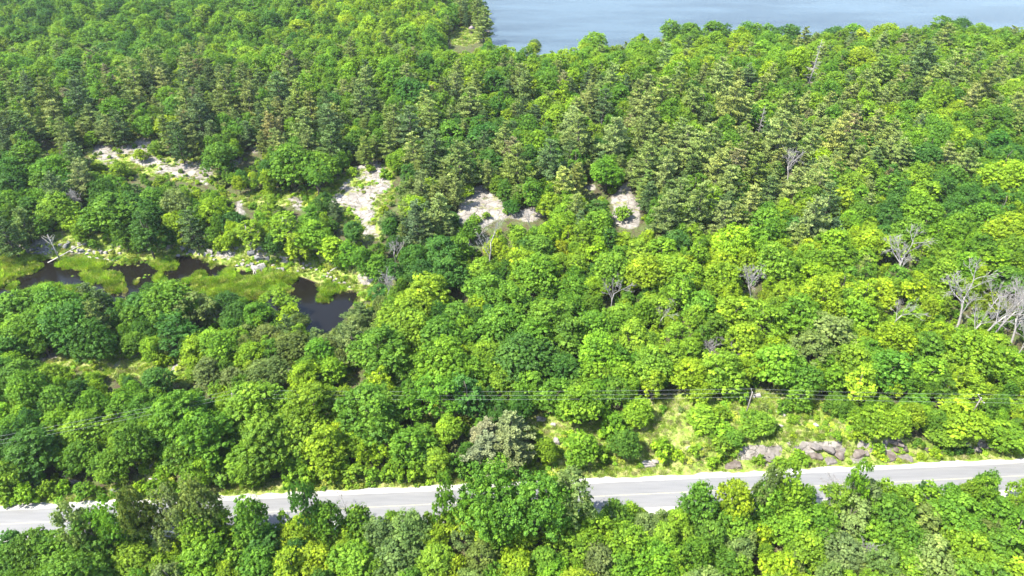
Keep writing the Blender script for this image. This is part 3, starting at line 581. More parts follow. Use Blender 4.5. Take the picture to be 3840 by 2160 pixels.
# ------------------------------------------------------------------ the trees picked out one by one
# crop number; then x y width tone [shape]   (positions of crown centres in each ninth of the photograph, three times enlarged)
PICK = {
0: '''230 110 160 M;340 130 150 D;430 70 120 D;640 110 200 L;840 110 230 D;1000 90 150 M;1230 290 140 L;1390 90 160 M;1530 110 200 L;1600 110 150 D;1750 60 180 M;1870 170 200 L;
2060 170 190 D;2260 220 150 Y;2440 250 160 M;300 400 220 L;480 380 200 M;510 530 200 D;760 560 150 M;930 510 180 L;1200 480 110 L;1660 470 110 D;1880 440 180 Y;2080 410 130 Y;
100 290 200 M;800 430 220 D;690 300 240 M;1100 400 200 M;2150 490 240 L;140 760 190 p;210 980 190 q;370 770 200 p;570 650 160 q;640 800 210 q;540 1130 240 q;1510 900 230 q;1150 560 200 p;
1720 740 190 p;1860 750 200 p;2060 1000 160 b;2290 980 180 p;2340 840 200 r;1400 800 200 p;210 830 60 Y tall;940 1010 120 L;1270 950 170 Y;1670 970 110 Y tall;1330 810 200 M;860 850 220 M;
1100 960 150 M;1890 920 140 M;2500 780 160 D;200 1180 300 M;420 1290 220 M;690 1050 160 L;1060 1170 140 Y;1180 1120 150 L;1640 1190 230 M;2200 1250 340 M;2420 1250 240 L;2230 1060 180 L;
900 1280 180 L;740 1270 100 L;1500 1130 120 Y;2500 1000 220 q;1280 1060 120 L;2480 1100 200 q;100 1290 200 D;330 1380 200 M;1440 560 170 p;1000 640 180 p;2100 700 200 q;2250 760 190 p''',
1: '''60 190 150 Y;200 200 160 Y;340 210 180 L;480 260 230 L;170 270 120 Y;690 220 150 L;760 90 130 L;780 130 130 D;940 150 60 q;1068 195 135 r;1090 60 60 D tall;1020 40 70 D tall;
1460 340 90 O;1450 370 100 Y;1900 330 220 L;1120 390 130 D;80 470 180 Y;640 500 200 D;380 560 260 M;520 700 240 D;700 700 160 Y;430 400 150 G;250 480 180 L;860 620 160 p;1160 640 240 D;1380 690 190 p;
1750 600 200 Y;2250 410 200 L;1960 430 110 p;2100 440 100 p;2460 470 120 q;2490 240 180 M;1440 520 150 Y;2250 330 140 Y;150 820 200 q;370 950 200 p;520 990 210 q;670 930 190 p;830 1020 230 M;1060 1040 230 D;
1220 1080 210 p;700 1160 220 q;890 1260 240 p;1130 1230 210 D;1340 1290 230 p;1800 1060 250 p;2060 1090 230 r;2270 1050 220 p;1600 1250 240 q;1460 1100 240 L;1950 1130 180 D;2010 1310 250 M;2280 1300 200 p;
2440 1350 200 r;2270 900 220 r;2420 760 240 r;1400 960 200 M;1650 890 240 L;1810 950 200 L;280 1060 200 M;90 1030 160 Y;430 1210 150 L;950 1390 150 Y;680 1410 150 Y;1770 1330 130 L;1640 1410 150 Y;
80 1290 80 Y shrub;210 1270 70 Y shrub;330 1310 100 L shrub;170 1200 60 L shrub;1180 1390 130 L;470 1380 200 p;1890 770 180 r;1330 620 160 p;960 830 190 p;1000 560 200 L''',
2: '''60 240 150 M;240 240 170 M;330 240 120 D;480 240 150 M;560 250 140 M;650 260 160 M;800 260 220 D;910 300 120 p;1140 260 130 D;1290 250 150 M;1360 290 150 Y;1540 250 160 Y;1950 200 180 M;2110 210 150 D;
1480 380 150 r;1330 470 250 Y;1150 440 180 Y;1810 500 230 q;1970 320 180 p;2250 700 230 p;960 590 80 X;1270 500 100 p;860 420 110 p;430 440 120 p;600 400 220 L;200 430 220 L;2200 350 200 L;2450 350 220 L;
1950 900 170 Y;2080 850 180 Y;2100 1080 220 Y;2420 1350 320 Y;1160 1030 230 r;780 870 200 p;600 830 190 L;700 980 150 D;350 1080 170 M;740 1060 240 p;960 1100 190 r;860 1380 250 r;1420 880 230 L;
1560 880 200 Y;1450 1180 160 p;1640 1190 180 p;1800 1200 240 D;1620 950 200 L;2050 760 190 D;2350 900 250 M;2450 1180 200 D;2150 1260 200 p;1400 720 160 p;1200 860 200 G;100 1180 240 p;260 1290 240 r;
330 1420 220 r;560 1330 200 p;720 1290 130 D;1240 1410 220 L;1560 1420 240 M;2040 1360 220 M;1800 1340 220 L;100 800 200 p;350 820 220 r;300 650 200 p;60 1020 200 L;1050 1200 150 Y;470 1200 200 p;600 960 110 X;
2480 500 200 L;2020 560 200 r;1700 700 200 M;1500 560 170 p;1130 620 180 L;2380 1080 200 D''',
3: '''80 90 200 M;250 120 220 D;450 150 260 L;540 200 170 Y;180 240 180 p;60 330 240 q;830 150 320 M;1000 130 260 D;1090 300 210 D tall;1360 100 230 G;1310 240 160 Y;1600 150 240 Y loose;1740 200 200 D;
1870 330 240 L birch;2150 270 270 L birch;2040 110 200 L loose;2370 330 230 L;2510 420 190 Y;2340 190 180 M;2440 80 150 D;2540 140 110 q;600 300 130 L;1700 380 130 Y shrub;1650 420 80 Y shrub;
1150 80 200 M;930 330 180 M;2050 380 170 D;660 720 210 q pine;780 830 180 q pine;740 970 220 p;1060 830 280 D;1270 840 400 M;1450 860 300 G loose;1350 1010 340 D;150 850 330 M;430 830 320 M;480 980 360 D;
180 1030 320 M;690 1100 300 D;990 930 220 M;1010 1140 180 M;1130 1180 160 L;1270 1130 170 O;1710 830 200 D;1780 950 220 D;2080 800 290 L loose;2170 950 200 Y;1920 930 230 M;1620 1150 300 L;1500 1200 260 Y;
1890 1240 220 L;2010 1090 200 O;2180 1170 230 O;2390 1070 180 q;2420 1230 240 M;2330 1330 210 M;2500 1150 200 G;1850 1090 150 G;90 1180 240 D;160 1400 260 M;400 1400 200 L;690 1370 150 L;960 1410 140 D;1210 1420 200 D;
1560 1370 220 O;1760 1400 220 O;1990 1380 260 O;540 1420 120 Y;90 1290 180 L;2500 1350 180 L;1430 1330 130 L;1220 1270 140 Y shrub;700 400 90 L shrub;850 270 170 L shrub;1310 900 200 M;300 940 220 M;2290 1410 250 Y''',
4: '''350 150 240 q;560 110 190 Y;570 270 240 q;380 260 160 D;750 170 220 p;820 140 170 D;640 340 200 p;820 290 160 q;970 290 150 M;1290 60 160 D;1560 90 200 Y;1680 180 170 L;1760 160 150 p;1920 110 260 D;
1940 260 230 L;1340 300 210 L;1470 270 200 M;80 300 160 D;60 470 200 M;260 430 180 M;540 480 260 D;750 440 280 D;880 440 240 M;1150 390 190 Y;1050 560 270 L;1380 530 270 Y;1460 640 330 L;1660 420 130 Y;
1780 550 200 L loose;2010 600 280 L;2160 360 250 Y;2250 480 220 L;2400 440 250 L;2330 240 170 q;2450 180 250 p;2540 60 200 p;650 720 310 Y;560 850 300 Y;430 960 300 L;280 1230 430 M;540 1050 300 L;
820 640 250 D;1050 850 180 Y;860 900 260 M;760 1100 320 M;1180 1030 330 M;1340 830 440 M loose;1120 740 260 M;1560 960 400 M loose;1870 1010 300 M;780 1310 400 L;1090 1260 280 L;1420 1250 420 D;1700 1100 360 M;
1950 1220 360 L;1480 1110 340 M;2200 1100 300 L;1900 730 200 L;1740 740 230 M;2100 930 200 L;2300 640 280 Y;2480 600 260 L;2400 860 260 L;2330 1300 300 L;2500 1250 240 L;280 680 240 D loose;420 760 160 L;
130 920 250 q bushpine;80 1150 260 O bushpine;2500 380 200 D;2130 160 120 L shrub;1010 200 90 L shrub;1090 180 70 L shrub;1240 140 60 L shrub;1000 1370 260 M;1640 1370 300 D;1870 1380 260 L;2080 1250 240 M;2120 1400 240 L;540 1360 240 M;1480 420 220 M''',
5: '''120 130 280 p;60 220 180 q;420 90 150 D;430 190 150 M;770 130 160 Y;600 230 260 M;980 220 270 r;1360 170 220 M;1790 130 300 L;1500 110 120 Y;2050 120 220 D;2250 190 240 M;2460 110 180 Y;2440 290 280 Y;
90 330 190 L;370 400 300 Y;1150 400 260 L;1400 390 240 Y;700 540 300 L;320 560 250 Y;290 660 260 Y;100 640 200 L;1000 650 240 Y;1150 560 260 L;1400 520 200 L;1650 620 260 M loose;1950 640 260 L;2150 700 200 L;
2450 430 250 L;2480 650 250 M;1500 740 300 Y;1060 800 330 Y;130 850 270 M;370 900 280 Y;1330 930 280 L;870 920 300 L;600 1000 330 L loose;1120 1030 330 G loose;1720 920 260 L;1930 790 220 L;1560 1130 300 Y;
1850 1180 300 M;2150 1230 380 L;2400 1150 250 L;700 1300 360 L;300 1350 330 L;60 1200 240 L;980 1200 300 G loose;1280 1290 340 L;1550 1330 340 M;1850 1370 300 L;2420 1330 260 L;80 1380 280 Y;880 1390 260 M;
2000 520 220 L;2250 420 220 M;1700 300 230 L;1950 330 220 L;880 300 200 D;700 300 200 M;2130 560 220 L;2350 820 200 Y;2250 960 180 L''',
6: '''180 250 220 L;440 130 230 M;700 160 230 M;900 170 220 M;1100 180 200 M;240 500 400 D;100 330 220 M;420 330 260 L;640 370 280 L;620 560 260 M;830 590 260 M;900 420 220 L;90 680 240 L;1370 230 480 M;
1570 400 480 M;1250 280 300 M;1900 180 420 L;2020 440 420 M;1850 560 300 L;1420 560 300 M;2350 180 420 L;2440 470 360 Y;2250 400 300 L;1150 780 150 L shrub;1240 780 150 L shrub;1060 780 130 Y shrub;
200 830 200 L shrub;350 790 170 L shrub;470 780 130 L shrub;640 800 150 M shrub;560 600 150 L shrub;60 830 170 L shrub;2180 650 200 L shrub;2320 690 200 L shrub;2480 640 220 Y shrub;1900 660 170 L shrub;1230 640 150 L shrub;
1650 670 220 M shrub;120 100 150 M;40 150 140 D;850 1000 380 M loose;760 1060 240 G loose;1020 950 280 M loose;1450 820 200 L;1480 930 280 O loose;1290 930 220 O;1700 880 260 O;1820 850 220 L;1560 1080 280 L;1740 1080 170 Y tall;
1280 1240 190 Y;1960 1040 300 M;2010 1200 340 D;2420 890 160 D loose;2200 1010 120 L tall;2330 1090 240 Y;2480 1040 220 M;90 1190 230 D;350 1170 330 M;250 1300 320 M;480 1250 240 M;740 1250 280 D;1000 1190 230 M;
1000 1350 300 L;1250 1380 220 L;1550 1290 400 M;1950 1380 330 M;2400 1330 240 Y;2250 1250 200 D;620 1400 120 Y;1780 1210 170 L;2110 930 60 D shrub;60 1380 280 M;450 1420 300 M''',
7: '''200 240 420 M;320 200 300 M;50 430 180 Y;480 460 280 M;620 420 260 M;840 350 220 L;1100 370 230 W bushpine;1300 340 290 W bushpine;1110 510 270 W bushpine;1270 490 330 W bushpine;1820 150 340 L;
1760 70 200 M;2090 220 250 M;2240 210 200 L;1180 170 130 Y shrub;760 110 120 L shrub;1810 480 230 L;1960 520 140 L shrub;2130 470 220 M;1540 500 170 L;2410 490 170 Y shrub;2540 530 110 Y shrub;2040 300 220 L shrub;
1370 560 170 Y shrub;700 620 240 L;400 620 220 L shrub;560 650 200 L shrub;870 600 220 M shrub;1000 620 180 M shrub;100 680 160 L shrub;240 690 160 L shrub;1180 600 200 M;1290 640 170 M;
800 890 160 M loose;150 980 280 M;60 1120 210 Y;420 1010 130 L;560 990 120 L;660 1010 90 L;1500 790 520 M loose;1150 850 400 M;1750 860 330 G loose;1600 920 300 M;950 1010 250 Y;820 1060 220 Y;1090 1090 180 Y tall;
1430 1060 200 Y;1330 1170 200 Y;1150 1190 250 M;520 1110 320 G;300 1130 300 G;1650 1100 280 L;2150 920 170 L;2080 1000 240 M;2290 1070 220 G;2250 990 110 Y;1870 1000 200 M;1900 1120 300 L;400 1330 300 G;
100 1330 300 L;700 1320 300 L;850 1390 200 Y;1050 1300 280 O;1330 1360 240 Y;1550 1310 260 M;1750 1280 260 L;1930 1300 280 O;2150 1200 300 L;2100 1380 280 M;2420 1150 280 L;2350 1320 300 L;2550 1050 220 L;1600 1420 240 L''',
8: '''150 250 220 L;380 400 150 M;560 310 215 L;150 300 150 L shrub;280 230 130 L shrub;440 470 90 L shrub;290 470 150 L shrub;320 350 150 L shrub;90 500 90 L shrub;880 100 180 L;400 60 170 L shrub;110 120 160 Y shrub;
1420 280 300 L;1170 170 190 M;1500 160 170 M;1680 200 180 L;1820 240 200 Y;2100 260 330 Y;2000 380 240 L;2400 380 260 L;2400 150 170 Y;1240 120 200 M;1780 140 200 M;760 170 110 M shrub;840 270 80 L shrub;
1780 440 90 M shrub;880 540 130 L shrub;1480 520 90 Y shrub;1470 480 110 L shrub;730 590 100 L shrub;1910 520 100 Y shrub;2000 510 80 M shrub;2080 510 80 D shrub;2160 500 80 D shrub;1800 545 70 Y shrub;1320 400 110 Y shrub;
1960 430 130 L shrub;2500 430 200 L;580 570 90 L shrub;230 600 100 L shrub;
680 740 260 L loose;460 740 140 G loose;300 840 240 Y;100 900 230 M;560 880 260 M;740 870 260 L;1080 780 230 L birch;860 780 180 M;1180 720 160 L loose;1300 820 230 G loose;1480 830 200 L;1650 830 230 L;1820 820 200 L;
2140 705 190 L loose;2060 760 160 L;2200 760 160 M;2520 790 200 L loose;1640 740 60 D tall;1950 800 170 M;400 1040 300 M;600 1130 220 Y;800 1060 280 L;1000 1050 260 M;1250 1000 300 G loose;1550 1000 340 M;1800 1000 280 O;
2100 1000 320 M;2380 960 280 M;200 1150 280 M;100 1300 280 M;400 1250 220 O;700 1380 300 Y;950 1230 280 L;1200 1250 330 r2;1450 1150 260 L;1700 1180 280 M;1900 1320 330 G;2150 1250 300 L;2400 1250 320 M;
1500 1350 280 G loose;1700 1400 260 L;2250 1400 260 L;2500 1420 260 Y;350 1380 260 M''',
}
SEEDS = [(100, 60, .02, 'MLMD'), (350, 40, .02, 'MLDMD'), (600, 60, .02, 'LMDM'), (850, 60, .02, 'LLYM'), (1050, 80, .05, 'YLYM'), (1150, 30, .3, 'LM'),
 (100, 170, .05, 'LLMM'), (350, 150, .02, 'MMDL'), (600, 150, .03, 'LLYM'), (850, 150, .05, 'LM'), (1000, 180, .2, 'LM'), (1250, 170, .1, 'LYM'), (1500, 160, .1, 'LLMY'), (1750, 130, .05, 'LMYL'), (2000, 130, .1, 'LLMY'), (2300, 110, .1, 'LLML'), (2500, 120, .1, 'LLM'),
 (60, 260, .5, 'M'), (250, 230, .7, 'ML'), (450, 230, .8, 'L'), (650, 230, .75, 'M'), (850, 260, .7, 'M'), (1050, 260, .4, 'LMD'), (1300, 250, .25, 'LMDY'), (1500, 270, .6, 'LM'), (1700, 250, .4, 'LM'), (1900, 260, .5, 'ML'), (2100, 200, .35, 'LM'), (2300, 200, .35, 'L'), (2500, 200, .3, 'L'),
 (100, 330, .6, 'M'), (300, 300, .6, 'M'), (500, 320, .6, 'M'), (700, 330, .7, 'M'), (950, 360, .5, 'M'), (1100, 380, .6, 'MD'), (1300, 380, .5, 'MD'), (1500, 400, .75, 'MD'), (1750, 420, .85, 'M'), (1900, 470, .85, 'M'), (2050, 350, .7, 'M'), (2250, 350, .4, 'LMD'), (2400, 350, .15, 'MDL'), (2500, 430, 0, 'MD'), (1950, 320, .8, 'L'),
 (80, 450, .15, 'MMD'), (300, 520, .05, 'MDM'), (650, 400, .05, 'MLD'), (800, 400, .1, 'MD'), (550, 540, .1, 'LYM'), (700, 570, .05, 'LY'), (870, 560, .1, 'MD'),
 (1000, 530, .7, 'M'), (1080, 560, .8, 'M'), (1300, 600, 0, 'LMY'), (1400, 560, .05, 'LY'), (1600, 620, 0, 'MLD'), (1750, 560, .3, 'ML'), (1900, 600, .05, 'YLM'), (2100, 600, .05, 'LYM'), (2300, 550, .05, 'LMD'), (2500, 600, 0, 'LM'),
 (1000, 680, .1, 'MDD'), (1150, 680, 0, 'YMD'), (1300, 700, 0, 'YMLD'), (1500, 700, 0, 'LMD'), (1700, 720, 0, 'YLM'), (1900, 720, 0, 'YYL'), (2100, 740, 0, 'YYLM'), (2300, 760, 0, 'YLM'), (2500, 800, 0, 'YLM'),
 (1050, 830, 0, 'YMD'), (1250, 850, 0, 'MDL'), (1450, 850, 0, 'MDM'), (1600, 830, 0, 'ML'), (1800, 880, 0, 'LMY'), (2000, 900, 0, 'YL'), (2200, 900, 0, 'YLM'), (2450, 900, 0, 'YLM'),
 (100, 800, 0, 'MMD'), (300, 800, .1, 'MMD'), (500, 800, 0, 'MD'), (600, 880, 0, 'YLM'), (750, 900, .3, 'MO'), (880, 850, .4, 'O'), (100, 1000, 0, 'MDL'), (300, 1000, 0, 'ML'), (100, 1130, 0, 'DM'), (300, 1130, 0, 'LM'), (500, 1080, 0, 'MMD'), (700, 1050, 0, 'LM'), (900, 1050, 0, 'YML'), (1100, 1100, 0, 'MLD'), (1400, 950, 0, 'MDL'),
 (100, 1400, 0, 'ML'), (300, 1330, 0, 'MMO'), (500, 1330, 0, 'MOL'), (700, 1400, 0, 'DLY'), (900, 1400, 0, 'YML'), (1100, 1400, 0, 'MGY'), (1300, 1300, 0, 'MML'), (1500, 1400, 0, 'MYL'), (1800, 1350, 0, 'MLG'), (2000, 1300, 0, 'LGY'), (2200, 1350, 0, 'LG'), (2450, 1350, 0, 'LOM')]
SU = np.array([(s[0], s[1]) for s in SEEDS], float)
VIEWOPEN = [COVE] + ROCKS + GRASS + WATERVIS + MARSHVIS
OPEN_ALL = [LAKE, COVE] + ROCKS + GRASS + WATERVIS + MARSHVIS + ROADVIS
MU, MV = np.meshgrid(np.arange(-400, 3000, 4), np.arange(-320, 1700, 4))
def raster(polys):
    m = np.zeros(MU.shape, bool)
    for p in polys: m |= inpoly(MU, MV, p)
    return m
COV = [(0, 0, 1.0), (-.46, 0, .6), (.46, 0, .6), (-.28, 0, .93), (.28, 0, .93), (0, 0, .6), (0, 0, .3)]
def covers(x, y, z, W, Ht, m, pts=COV, need=1):
    n = 0
    for a, b, c in pts:
        dz = z + c * Ht - CAM_H; X = x + a * W; d = y * CP - dz * SP
        if d < 1: continue
        i = int((1288 + F * X / d + 400) / 4); j = int((724.5 - F * (y * SP + dz * CP) / d + 320) / 4)
        if 0 <= j < m.shape[0] and 0 <= i < m.shape[1] and m[j, i]:
            n += 1
            if n >= need: return True
    return False
R_VIEW, R_ALL, R_LOW = raster(VIEWOPEN), raster(OPEN_ALL), raster(ROCKS[1:] + WATERVIS + ROADVIS + MARSHVIS)
R_ROAD = raster(ROADVIS)
def grow(m, n):
    m = m.copy()
    for _ in range(n): m |= np.roll(m, 1, 0) | np.roll(m, -1, 0) | np.roll(m, 1, 1) | np.roll(m, -1, 1)
    return m
R_CORE = R_VIEW.copy()
R_ALL |= grow(raster(ROCKS + GRASS), 3); R_VIEW |= grow(raster(ROCKS), 2)
TREES = []   # dict(x,y,z,W,H,kind,tone,pick)
CELL = {}
def near_ok(x, y, W, k=.40):
    cx, cy_ = int(x // 12), int(y // 12)
    for i in (cx - 1, cx, cx + 1):
        for j in (cy_ - 1, cy_, cy_ + 1):
            for (a, b, w) in CELL.get((i, j), ()):
                if (a - x) ** 2 + (b - y) ** 2 < (k * (W + w)) ** 2: return False
    return True
def put(x, y, z, W, H_, kind, tone, pick=False):
    CELL.setdefault((int(x // 12), int(y // 12)), []).append((x, y, W))
    TREES.append(dict(x=x, y=y, z=z, W=W, H=H_, kind=kind, tone=tone, pick=pick))
DEAD = []
for k, txt in PICK.items():
    ox, oy = OFF[k]
    for e in txt.replace('\n', '').split(';'):
        f = e.split()
        if not f: continue
        u, v, w, t = ox + float(f[0]) / 3, oy + float(f[1]) / 3, float(f[2]) / 3, f[3]
        if k == 8 and 650 < float(f[1]) < 850: v += 11
        if k == 3 and 700 < float(f[1]) < 1110 and float(f[0]) < 1700: v += 10
        if t == 'X': continue
        if t == 'r2': t = 'G'
        if len(f) > 4: kind = f[4]
        elif t in 'pqrb': kind = 'pine'
        else: kind = 'round'
        if kind == 'bushpine' and t in 'OG': pass
        nw, nh = NAT[kind]; up = 4.0
        for _ in range(5):
            p = at(u, v, up); d = p[1] * CP + (CAM_H - p[2] - up) * SP
            W = w * d / F * (1.04 if kind != 'pine' else 1.02)
            if kind == 'shrub': Ht = W * .8; up = Ht * .5
            elif k == 0 and float(f[1]) > 950 and float(f[2]) <= 180 and t in 'LY': W *= .8; Ht = W * .9; up = Ht * .5
            elif k == 8 and float(f[1]) < 560 and float(f[1]) > 130: Ht = W * .8; up = Ht * .5
            elif kind == 'pine': Ht = min(W * 1.75, 19); up = Ht * .52
            elif kind == 'tall': Ht = W * 1.9; up = Ht * .6
            elif kind == 'bushpine': Ht = W * 1.3; up = Ht * .5
            else: Ht = min(W * .84 + 2.2, 14); up = Ht * .58
        if W > 13.5: W = 13.5
        if abs(p[1] - road_y(p[0])) < 5.5 + (0.3 * W if kind != 'shrub' else 0):
            s_ = 1 if p[1] > road_y(p[0]) else -1
            p[1] = road_y(p[0]) + s_ * (5.8 + .3 * W); p[2] = gz(p[0], p[1])
            if s_ < 0 and kind != 'shrub':                           # leans over the road from the near side: taller
                b_ = (724.5 - v) / F; zr = CAM_H - p[1] * (SP - b_ * CP) / (CP + b_ * SP); Ht = float(np.clip((zr - p[2]) / .58, Ht, 19.0))
        inview = R_CORE[int((v + 320) / 4), int((u + 400) / 4)]
        if p[1] < road_y(p[0]):
            for _ in range(7):
                if not covers(p[0], p[1], p[2], W, Ht, R_ROAD, ((0, 0, .98), (-.3, 0, .92), (.3, 0, .92)), 2): break
                Ht *= .93
        else:
            for _ in range(7):
                if kind == 'shrub' or inview or not covers(p[0], p[1], p[2], W, Ht, R_VIEW, COV, 1 if k in (0, 1, 4) else 2): break
                Ht *= .91; W *= .965
        put(p[0], p[1], p[2], W, Ht, kind, t, True)
npick = len(TREES)
DEADL = [(2245, 725, 105, 0, 'large pale leaning bare tree with forked crown on the right hillside', (.22, 0)), (1885, 765, 85, 1, 'twisted bare twiggy tree between yellow-green maples', (0, 0)),
          (2405, 830, 120, 0, 'widest bare grey tree at the left end of the dead cluster', (.12, 0)), (2455, 860, 115, 2, 'thin bare tree leaning right, second in the dead cluster', (.35, 0)),
          (2490, 850, 105, 2, 'thin bare tree leaning right, third in the dead cluster', (.3, 0)), (2530, 880, 120, 1, 'pale bare tree near the right photo edge in the dead cluster', (.2, 0)),
          (2425, 870, 95, 2, 'slender upright bare tree before the dead cluster, its lowest one', (.1, 0)), (2475, 800, 85, 2, 'short upright bare tree at the back of the dead cluster', (.05, 0)), (2515, 820, 110, 2, 'tall upright bare tree in the middle of the dead cluster', (.15, 0)), (2548, 905, 90, 2, 'bare tree at the lower right of the dead cluster', (.12, 0)),
          (2560, 830, 90, 0, 'tall bare tree cut by the right photo edge', (.15, 0)), (2228, 840, 80, 2, 'slim bare tree leaning over a gap below the large leaning one', (.25, 0)),
          (1655, 835, 62, 2, 'small bare tree in the gap right of the dark broad trees', (.1, 0)), (1685, 800, 45, 1, 'smallest bare tree behind the gap, beside a taller one', (0, 0)),
          (1535, 785, 75, 2, 'slender pale bare tree in a gap in the middle of the wood', (0, 0)), (1785, 915, 60, 1, 'left one of two bare trees above the grassy slope', (0, 0)),
          (1835, 910, 50, 2, 'right one of two bare trees above the grassy slope', (0, 0)), (1000, 672, 60, 2, 'pale bare tree standing between pond and pines', (0, 0)),
          (2028, 232, 80, 3, 'dead pine spire with short bare branches near the lake side', (.05, 0)), (1905, 352, 55, 3, 'dark dead pine among the olive pines', (0, 0)),
          (1975, 470, 70, 1, 'bare dark tree among the pines on the right', (.25, 0)), (2255, 440, 35, 1, 'low white bare tree in a gap behind the yellow-green tree', (.3, 0)),
          (235, 545, 60, 1, 'white bare branches hanging at the marsh side wood', (-.3, 0)), (585, 440, 30, 0, 'low white bare branches behind the upper rocks', (.6, 0)),
          (1335, 580, 45, 1, 'small bare tree beside the largest pale rock slab', (0, 0)), (1510, 350, 35, 3, 'small whitish dead tree among pines behind the rock slabs', (0, 0)),
          (660, 1320, 80, 1, 'white bare tree rising among the trees at the road edge', (0, 0)), (2068, 1290, 80, 0, 'white-limbed bare tree before the road at the right', (0, 0)),
          (2098, 1285, 60, 2, 'thin pale bare tree right next to the white-limbed one', (0, 0)), (871, 1295, 50, 2, 'dark leafless sapling standing against the road', (0, 0)),
          (2150, 1420, 70, 1, 'small pale bare tree low in the right foreground', (0, 0)), (1228, 675, 90, 2, 'slim grey bare tree in the wood right of the pond', (0, 0)),
          (975, 760, 70, 1, 'grey bare tree at the right end of the pond', (0, 0)), (1385, 545, 0, 1, '', (0, 0))]
DEADVIS = [[(a[0] - a[2] * .18 + a[5][0] * 60, a[1] - a[2] * .25), (a[0] - a[2] * .3 + a[5][0] * 90, a[1] - a[2] * .95), (a[0] + a[2] * .3 + a[5][0] * 90, a[1] - a[2] * .95), (a[0] + a[2] * .18 + a[5][0] * 60, a[1] - a[2] * .25)] for a in DEADL if a[2]]
R_DEAD = raster(DEADVIS); R_ALL |= R_DEAD
for t in [t for t in TREES if t['W'] < 99 and covers(t['x'], t['y'], t['z'], t['W'] * .7, t['H'], R_DEAD) and t['kind'] != 'shrub']: t['H'] *= .8; t['W'] *= .85
# the rest of the wood between them
g = np.random.default_rng(11)
cand = []
y = 30.0
while y < 560:
    hw = (y * CP + 125 * SP) * 0.7265 + 45
    for x in np.arange(-hw, hw, 3.0): cand.append((x + g.uniform(-1.4, 1.4), y + g.uniform(-1.4, 1.4)))
    y += 2.9
g.shuffle(cand)
CX = np.array(cand); CZ = bil(H1, CX[:, 0], CX[:, 1]); cu, cv, cd = project(CX[:, 0], CX[:, 1], CZ + 7)
cb = bil(basin_b, CX[:, 0], CX[:, 1]); cl = lake_s(CX[:, 0], CX[:, 1]); cgr = bil(grass_f, CX[:, 0], CX[:, 1])
for pas, (kk, wlo, whi) in enumerate(((.345, 5.6, 10.8), (.30, 4.2, 6.2), (.25, 3.0, 4.6))):
    for i in range(len(CX)):
        x, y = CX[i]; z = CZ[i]
        if z < LAKE_Z + .25 or cl[i] > -1.2 or abs(y - road_y(x)) < 8.2 or cb[i] > .05: continue
        sd = np.argmin((SU[:, 0] - np.clip(cu[i], 0, 2576) + g.normal() * 45) ** 2 + ((SU[:, 1] - np.clip(cv[i], 0, 1449)) * 1.3 + g.normal() * 40) ** 2)
        _, _, pp, tn = SEEDS[sd]
        W = g.uniform(wlo, whi); pine = g.random() < pp
        if pine:
            W = g.uniform(5.2, 8.6) if pas == 0 else W * .95; Ht = W * g.uniform(1.65, 2.0); kind = 'pine'; t = 'ppqrpq'[g.integers(0, 6)]
            if sd and SEEDS[sd][0] > 1650 and g.random() < .4: t = 'r'
            if g.random() < .03: t = 'b'
        else:
            Ht = min(W * g.uniform(.85, 1.2) + 2.5, 15); kind = 'round' if g.random() < .55 else ('loose' if g.random() < .6 else 'tall'); t = tn[g.integers(0, len(tn))]
            if kind == 'tall': W *= .72; Ht = W * 1.8
        if not near_ok(x, y, W, kk): continue
        if covers(x, y, z, W, Ht, R_ALL): continue
        put(x, y, z, W, Ht, kind, t)
# low bushes: road edges, clearings and gaps
for i in range(len(CX)):
    x, y = CX[i]; z = CZ[i]; d = y - road_y(x)
    if y > 330 or cb[i] > .02 or cl[i] > -1.5: continue
    W = g.uniform(1.6, 3.6); Ht = W * .75
    side = 6.3 < abs(d) < 9.5
    if d > 0 and x > 10 and side and g.random() < .86: continue
    p_ = .9 if side else ((.38 if y > 200 else .20) if cgr[i] > .4 else .8)
    if abs(d) < 6.3 or g.random() > p_: continue
    if not near_ok(x, y, W, .33 if cgr[i] > .4 or side else .17): continue
    if covers(x, y, z, W, Ht, R_LOW): continue
    if cgr[i] > .4: W *= .62; Ht = W * .8
    put(x, y, z, W, Ht, 'shrub', 'LLYMMG'[g.integers(0, 6)])

# ------------------------------------------------------------------ which ones show, and how large
for t in TREES:
    u, v, d = project(t['x'], t['y'], t['z'] + t['H'] * (.5 if t['kind'] in ('pine', 'shrub') else .6))
    t['u'], t['v'], t['d'] = float(u), float(v), float(d); t['px'] = F * t['W'] / d / 2
    ub, vb, _ = project(t['x'], t['y'], t['z']); ut, vt, _ = project(t['x'], t['y'], t['z'] + t['H'])
    t['vt'], t['vb'] = float(vt), float(vb)
buf = np.full((362, 644), -1, int); yy, xx = np.mgrid[0:362, 0:644]
for k in sorted(range(len(TREES)), key=lambda k: -TREES[k]['d']):
    t = TREES[k]; a = t['px'] / 4 * .9; b = max((t['vb'] - t['vt']) / 8 * .9, a * .7); cx, cy_ = t['u'] / 4, (t['vt'] + b * 4) / 4
    x0, x1, y0, y1 = int(max(0, cx - a)), int(min(644, cx + a + 1)), int(max(0, cy_ - b)), int(min(362, cy_ + b + 1))
    if x0 >= x1 or y0 >= y1: t['vis'] = 0; continue
    m = ((xx[y0:y1, x0:x1] - cx) / a) ** 2 + ((yy[y0:y1, x0:x1] - cy_) / b) ** 2 < 1
    buf[y0:y1, x0:x1][m] = k
cnt = np.bincount(buf[buf >= 0].ravel(), minlength=len(TREES))
for k, t in enumerate(TREES): t['vis'] = int(cnt[k]); t['k'] = k
KINDS = {'round': 'broadleaf_tree', 'loose': 'broadleaf_tree', 'tall': 'broadleaf_tree', 'birch': 'broadleaf_tree', 'shrub': 'shrub', 'pine': 'pine_tree', 'bushpine': 'pine_tree'}
own = []
